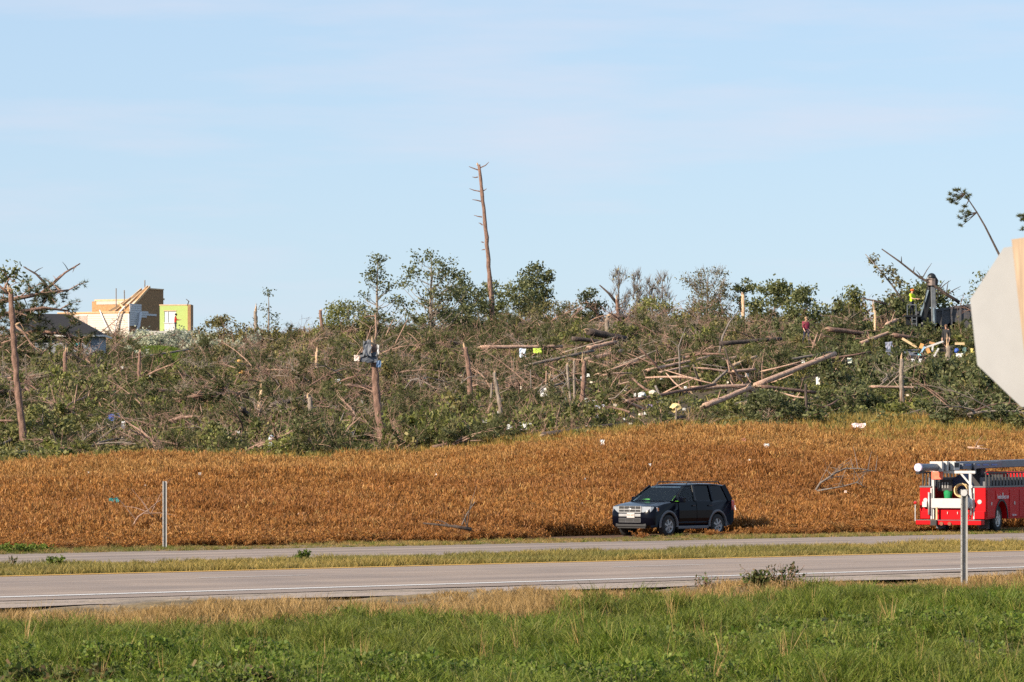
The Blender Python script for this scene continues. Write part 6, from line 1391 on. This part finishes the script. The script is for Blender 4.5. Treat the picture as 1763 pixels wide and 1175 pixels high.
for i, (x_, f_, t_, w_, lb) in enumerate([(50, 1186, 1142, 70, 'dark ragged weed tuft added for shadow at the bottom left corner'), (120, 1190, 1148, 60, 'dark weed tuft added for shadow right of the corner tuft'), (385, 1188, 1140, 70, 'dark weed tuft added for shadow at the bottom left of centre'), (455, 1192, 1150, 60, 'dark low weeds added for shadow beside the bottom weed tuft'), (185, 1192, 1146, 40, 'thin dark weeds added for shadow between the two bottom tufts')]):
    weed(lb, x_, f_, t_, w_, WEEDK, 420, 26, 30 + i)  # dark tufts added to stand in for shadow cast on the grass
CLR += [(234, 336, 282, 353)]

# ------------------------------------------------------------------ the brush, laid round the timber
HN = 17500
y = 178 + (384 - 178) * RNG.uniform(0, 1, HN) ** 1.05; x = RNG.uniform(-1, 1, HN) * (0.126 * y + 7)
px = PW / 2 + FPX * x / y; db = np.interp(px, [0, 1763], [180, 190]); zz = G(x, y); py = HORIZON - FPX * (zz - CZ) / y
ok = (y > db + 2.5)
lawn = (np.abs(px - 285) < 62) & (y > 350)
house_gap = (px > 120) & (px < 345) & (y > 358)
work_gap = (px > 1560) & (px < 1763) & (y > 262)
ok &= ~((px > 200) & (px < 420) & (y > 335) & (y < 362)) & ~lawn & ~(house_gap & (RNG.uniform(size=HN) < 0.8)) & ~(work_gap & (RNG.uniform(size=HN) < 0.7))
for (a_, c_, d0, d1) in CLR: ok &= ~((px > a_) & (px < c_) & (y > d0) & (y < d1))
q = RNG.uniform(size=HN); patch = nz(x, y, 0.085, 0.7); patch2 = nz(x, y, 0.06, 2.9); patch3 = nz(x, y, 0.13, 5.1)
pl = 0.12 + 0.40 * np.exp(-((px - 60) / 170) ** 2) * (y < 285) + 0.40 * (px > 1370) * (y < 300) + 0.16 * (patch > 0.7) + 0.22 * (y < db + 16)
ps = 0.62 * ((px > 225) & (px < 430) & (y > 318))
po = 0.45 * ((px > 380) & (px < 600) & (y > 285)) + 0.04
pt = np.clip(0.20 + 0.26 * (patch2 > 0.1) - 0.22 * (patch3 > 0.55) - 0.15 * (px > 1370), 0.1, 0.9)
typ = np.where(q < ps, 3, np.where(q < ps + po, 4, np.where(q < ps + po + pl, np.where(px > 1300, 2, 1), np.where(q < ps + po + pl + pt * (1 - pl - po - ps), 5, 0))))
gap = nz(x, y, 0.23, 4.4) > 0.95          # bare hollows
ok &= ~(gap & (RNG.uniform(size=HN) < 0.75))
heap = 1.0 + 0.42 * nz(x, y, 0.14, 1.9)
def brush(name, kinds, t, label, cat, s0, s1, tilt, keep=1.0):
    k = ok & (typ == t) & (RNG.uniform(size=HN) < keep)
    plant_out(name, kinds, np.column_stack([x, y])[k], label, cat, s0, s1, tilt, np.clip(heap[k], 0.45, 2.0), 0.1)
brush("pine_brush", pine_k, 0, 'tangle of broken dark pine boughs heaped over the hillside', 'brush', 0.6, 1.25, 0.35)
brush("leafy_brush", leaf_k, 1, 'yellow green leafy boughs and shrubs among the wreckage', 'brush', 0.55, 1.1, 0.25)
brush("dark_leafy_brush", dark_k, 2, 'deep green leafy undergrowth on the slope behind the trucks', 'brush', 0.6, 1.15, 0.2)
brush("silver_brush", silv_k, 3, 'silvery leaved boughs torn down in front of the wrecked house', 'brush', 0.7, 1.2, 0.25)
brush("olive_brush", oliv_k, 4, 'olive leaved low scrub along the brow of the hill', 'brush', 0.6, 1.1, 0.25)
brush("bare_twigs", twig_k, 5, 'bare pinkish brown twigs and snapped branches strewn over the slope', 'brush', 0.5, 1.2, 0.3)

# heavier broken limbs lying every way through the brush
def heavy(seed):
    r = np.random.default_rng(seed); b = MB()
    for i in range(4):
        a = r.uniform(0, 6.28); el = r.uniform(0.0, 0.75); l = r.uniform(1.6, 3.6); p = np.append(r.normal(0, .5, 2), r.uniform(0.05, .5)); d = np.array([math.cos(a) * math.cos(el), math.sin(a) * math.cos(el), math.sin(el)])
        sd = np.cross(d, [0, 0, 1.]) * r.normal(0, .25); pts = [p + d * l * f + sd * math.sin(f * 3) + np.array([0, 0, -.18 * l * f * f]) for f in (0, .25, .5, .75, 1)]; q = r.uniform(.03, .07)
        b.tube([np.maximum(k, [-9, -9, .03]) for k in pts], [q, q * .85, q * .65, q * .45, q * .2], 6, cap=True)
        for j in range(7):
            k = r.integers(1, 5); s = pts[k]; e = s + (d * .5 + unit(1, r)[0] * .8) * r.uniform(.4, 1.2); e[2] = max(e[2], .05); m = (s + e) / 2 + unit(1, r)[0] * .08; b.tube([s, m, e], [q * .35, q * .22, .005], 4, cap=False)
            for g in range(3): f = m + (e - m) * r.uniform(0, 1); b.tube([f, f + unit(1, r)[0] * r.uniform(.2, .5)], [.009, .004], 3, cap=False)
    return b
heavy_k = [heavy(s + 900).mesh("broken_limb", [TWIG, BARKG, BARKP, TWIG][s % 4]) for s in range(10)]
n = 850
y3 = RNG.uniform(184, 372, n); x3 = RNG.uniform(-1, 1, n) * (0.126 * y3 + 6); p3 = PW / 2 + FPX * x3 / y3
k3 = (y3 > np.interp(p3, [0, 1763], [180, 190]) + 4) & (y3 < YCD(p3)) & ~((p3 > 225) & (p3 < 345) & (y3 > 345)) & ~((p3 > 1380) & (RNG.uniform(size=n) < .6))
for (a_, c_, d0, d1) in CLR: k3 &= ~((p3 > a_ - 6) & (p3 < c_ + 6) & (y3 > d0) & (y3 < d1))
plant_out("broken_limbs", heavy_k, np.column_stack([x3, y3])[k3], 'heavy broken limbs with bare twigs tangled through the brush', 'brush', 0.7, 1.3, 0.12, None, -0.25)

# ------------------------------------------------------------------ the crop
n = 60000
y = RNG.uniform(105, 200, n); x = RNG.uniform(-1, 1, n) * (0.126 * y + 5)
px = PW / 2 + FPX * x / y; v = y * CP - x * SP; db = np.interp(px, [0, 1763], [180, 190])
k = (v > 92.0 + 0.5 * nz(x, y, 0.7, 0.9)) & (y < db + 0.8 * nz(x, y, 0.5, 0.1))
xy = np.column_stack([x, y])[k]; xy = xy[clear(xy)]
px = PW / 2 + FPX * xy[:, 0] / xy[:, 1]; k = np.ones(len(xy), bool)
for (a_, c_, d0, d1) in CLR:
    if d1 < 186: k &= ~((px > a_ + 3) & (px < c_ - 3) & (xy[:, 1] > d1 - 3.5) & (xy[:, 1] < d1))
xy = xy[k]
thin = 0.5 + 0.25 * nz(xy[:, 0], xy[:, 1], 0.21, 3.0)
xy = xy[RNG.uniform(size=len(xy)) < np.clip(0.8 + thin * 0.4, 0.35, 1)]
vv = xy[:, 1] * CP - xy[:, 0] * SP
hz = np.clip(0.80 + 0.16 * nz(xy[:, 0], xy[:, 1], 0.33, 1.2) + 0.08 * nz(xy[:, 0], xy[:, 1], 1.1, 0.2), 0.45, 1.15) * np.clip(0.35 + (vv - 92) / 7, 0.35, 1)
y0 = (96.0 + xy[:, 0] * SP) / CP; tt = (xy[:, 1] - y0) / (184 - y0) + 0.16 * nz(xy[:, 0], xy[:, 1], 0.12, 0.4)
lit_band = RNG.uniform(size=len(xy)) < np.clip((tt - 0.46) * 2.4, 0.10, 0.97)  # upper band gets the crop tint with the light put into it
plant_out("soybean_field", soy_k, xy, 'ripe rust brown soybean crop covering the field', 'crop', 0.85, 1.25, 0.14, hz, idx=RNG.integers(0, 6, len(xy)) + 6 * lit_band)
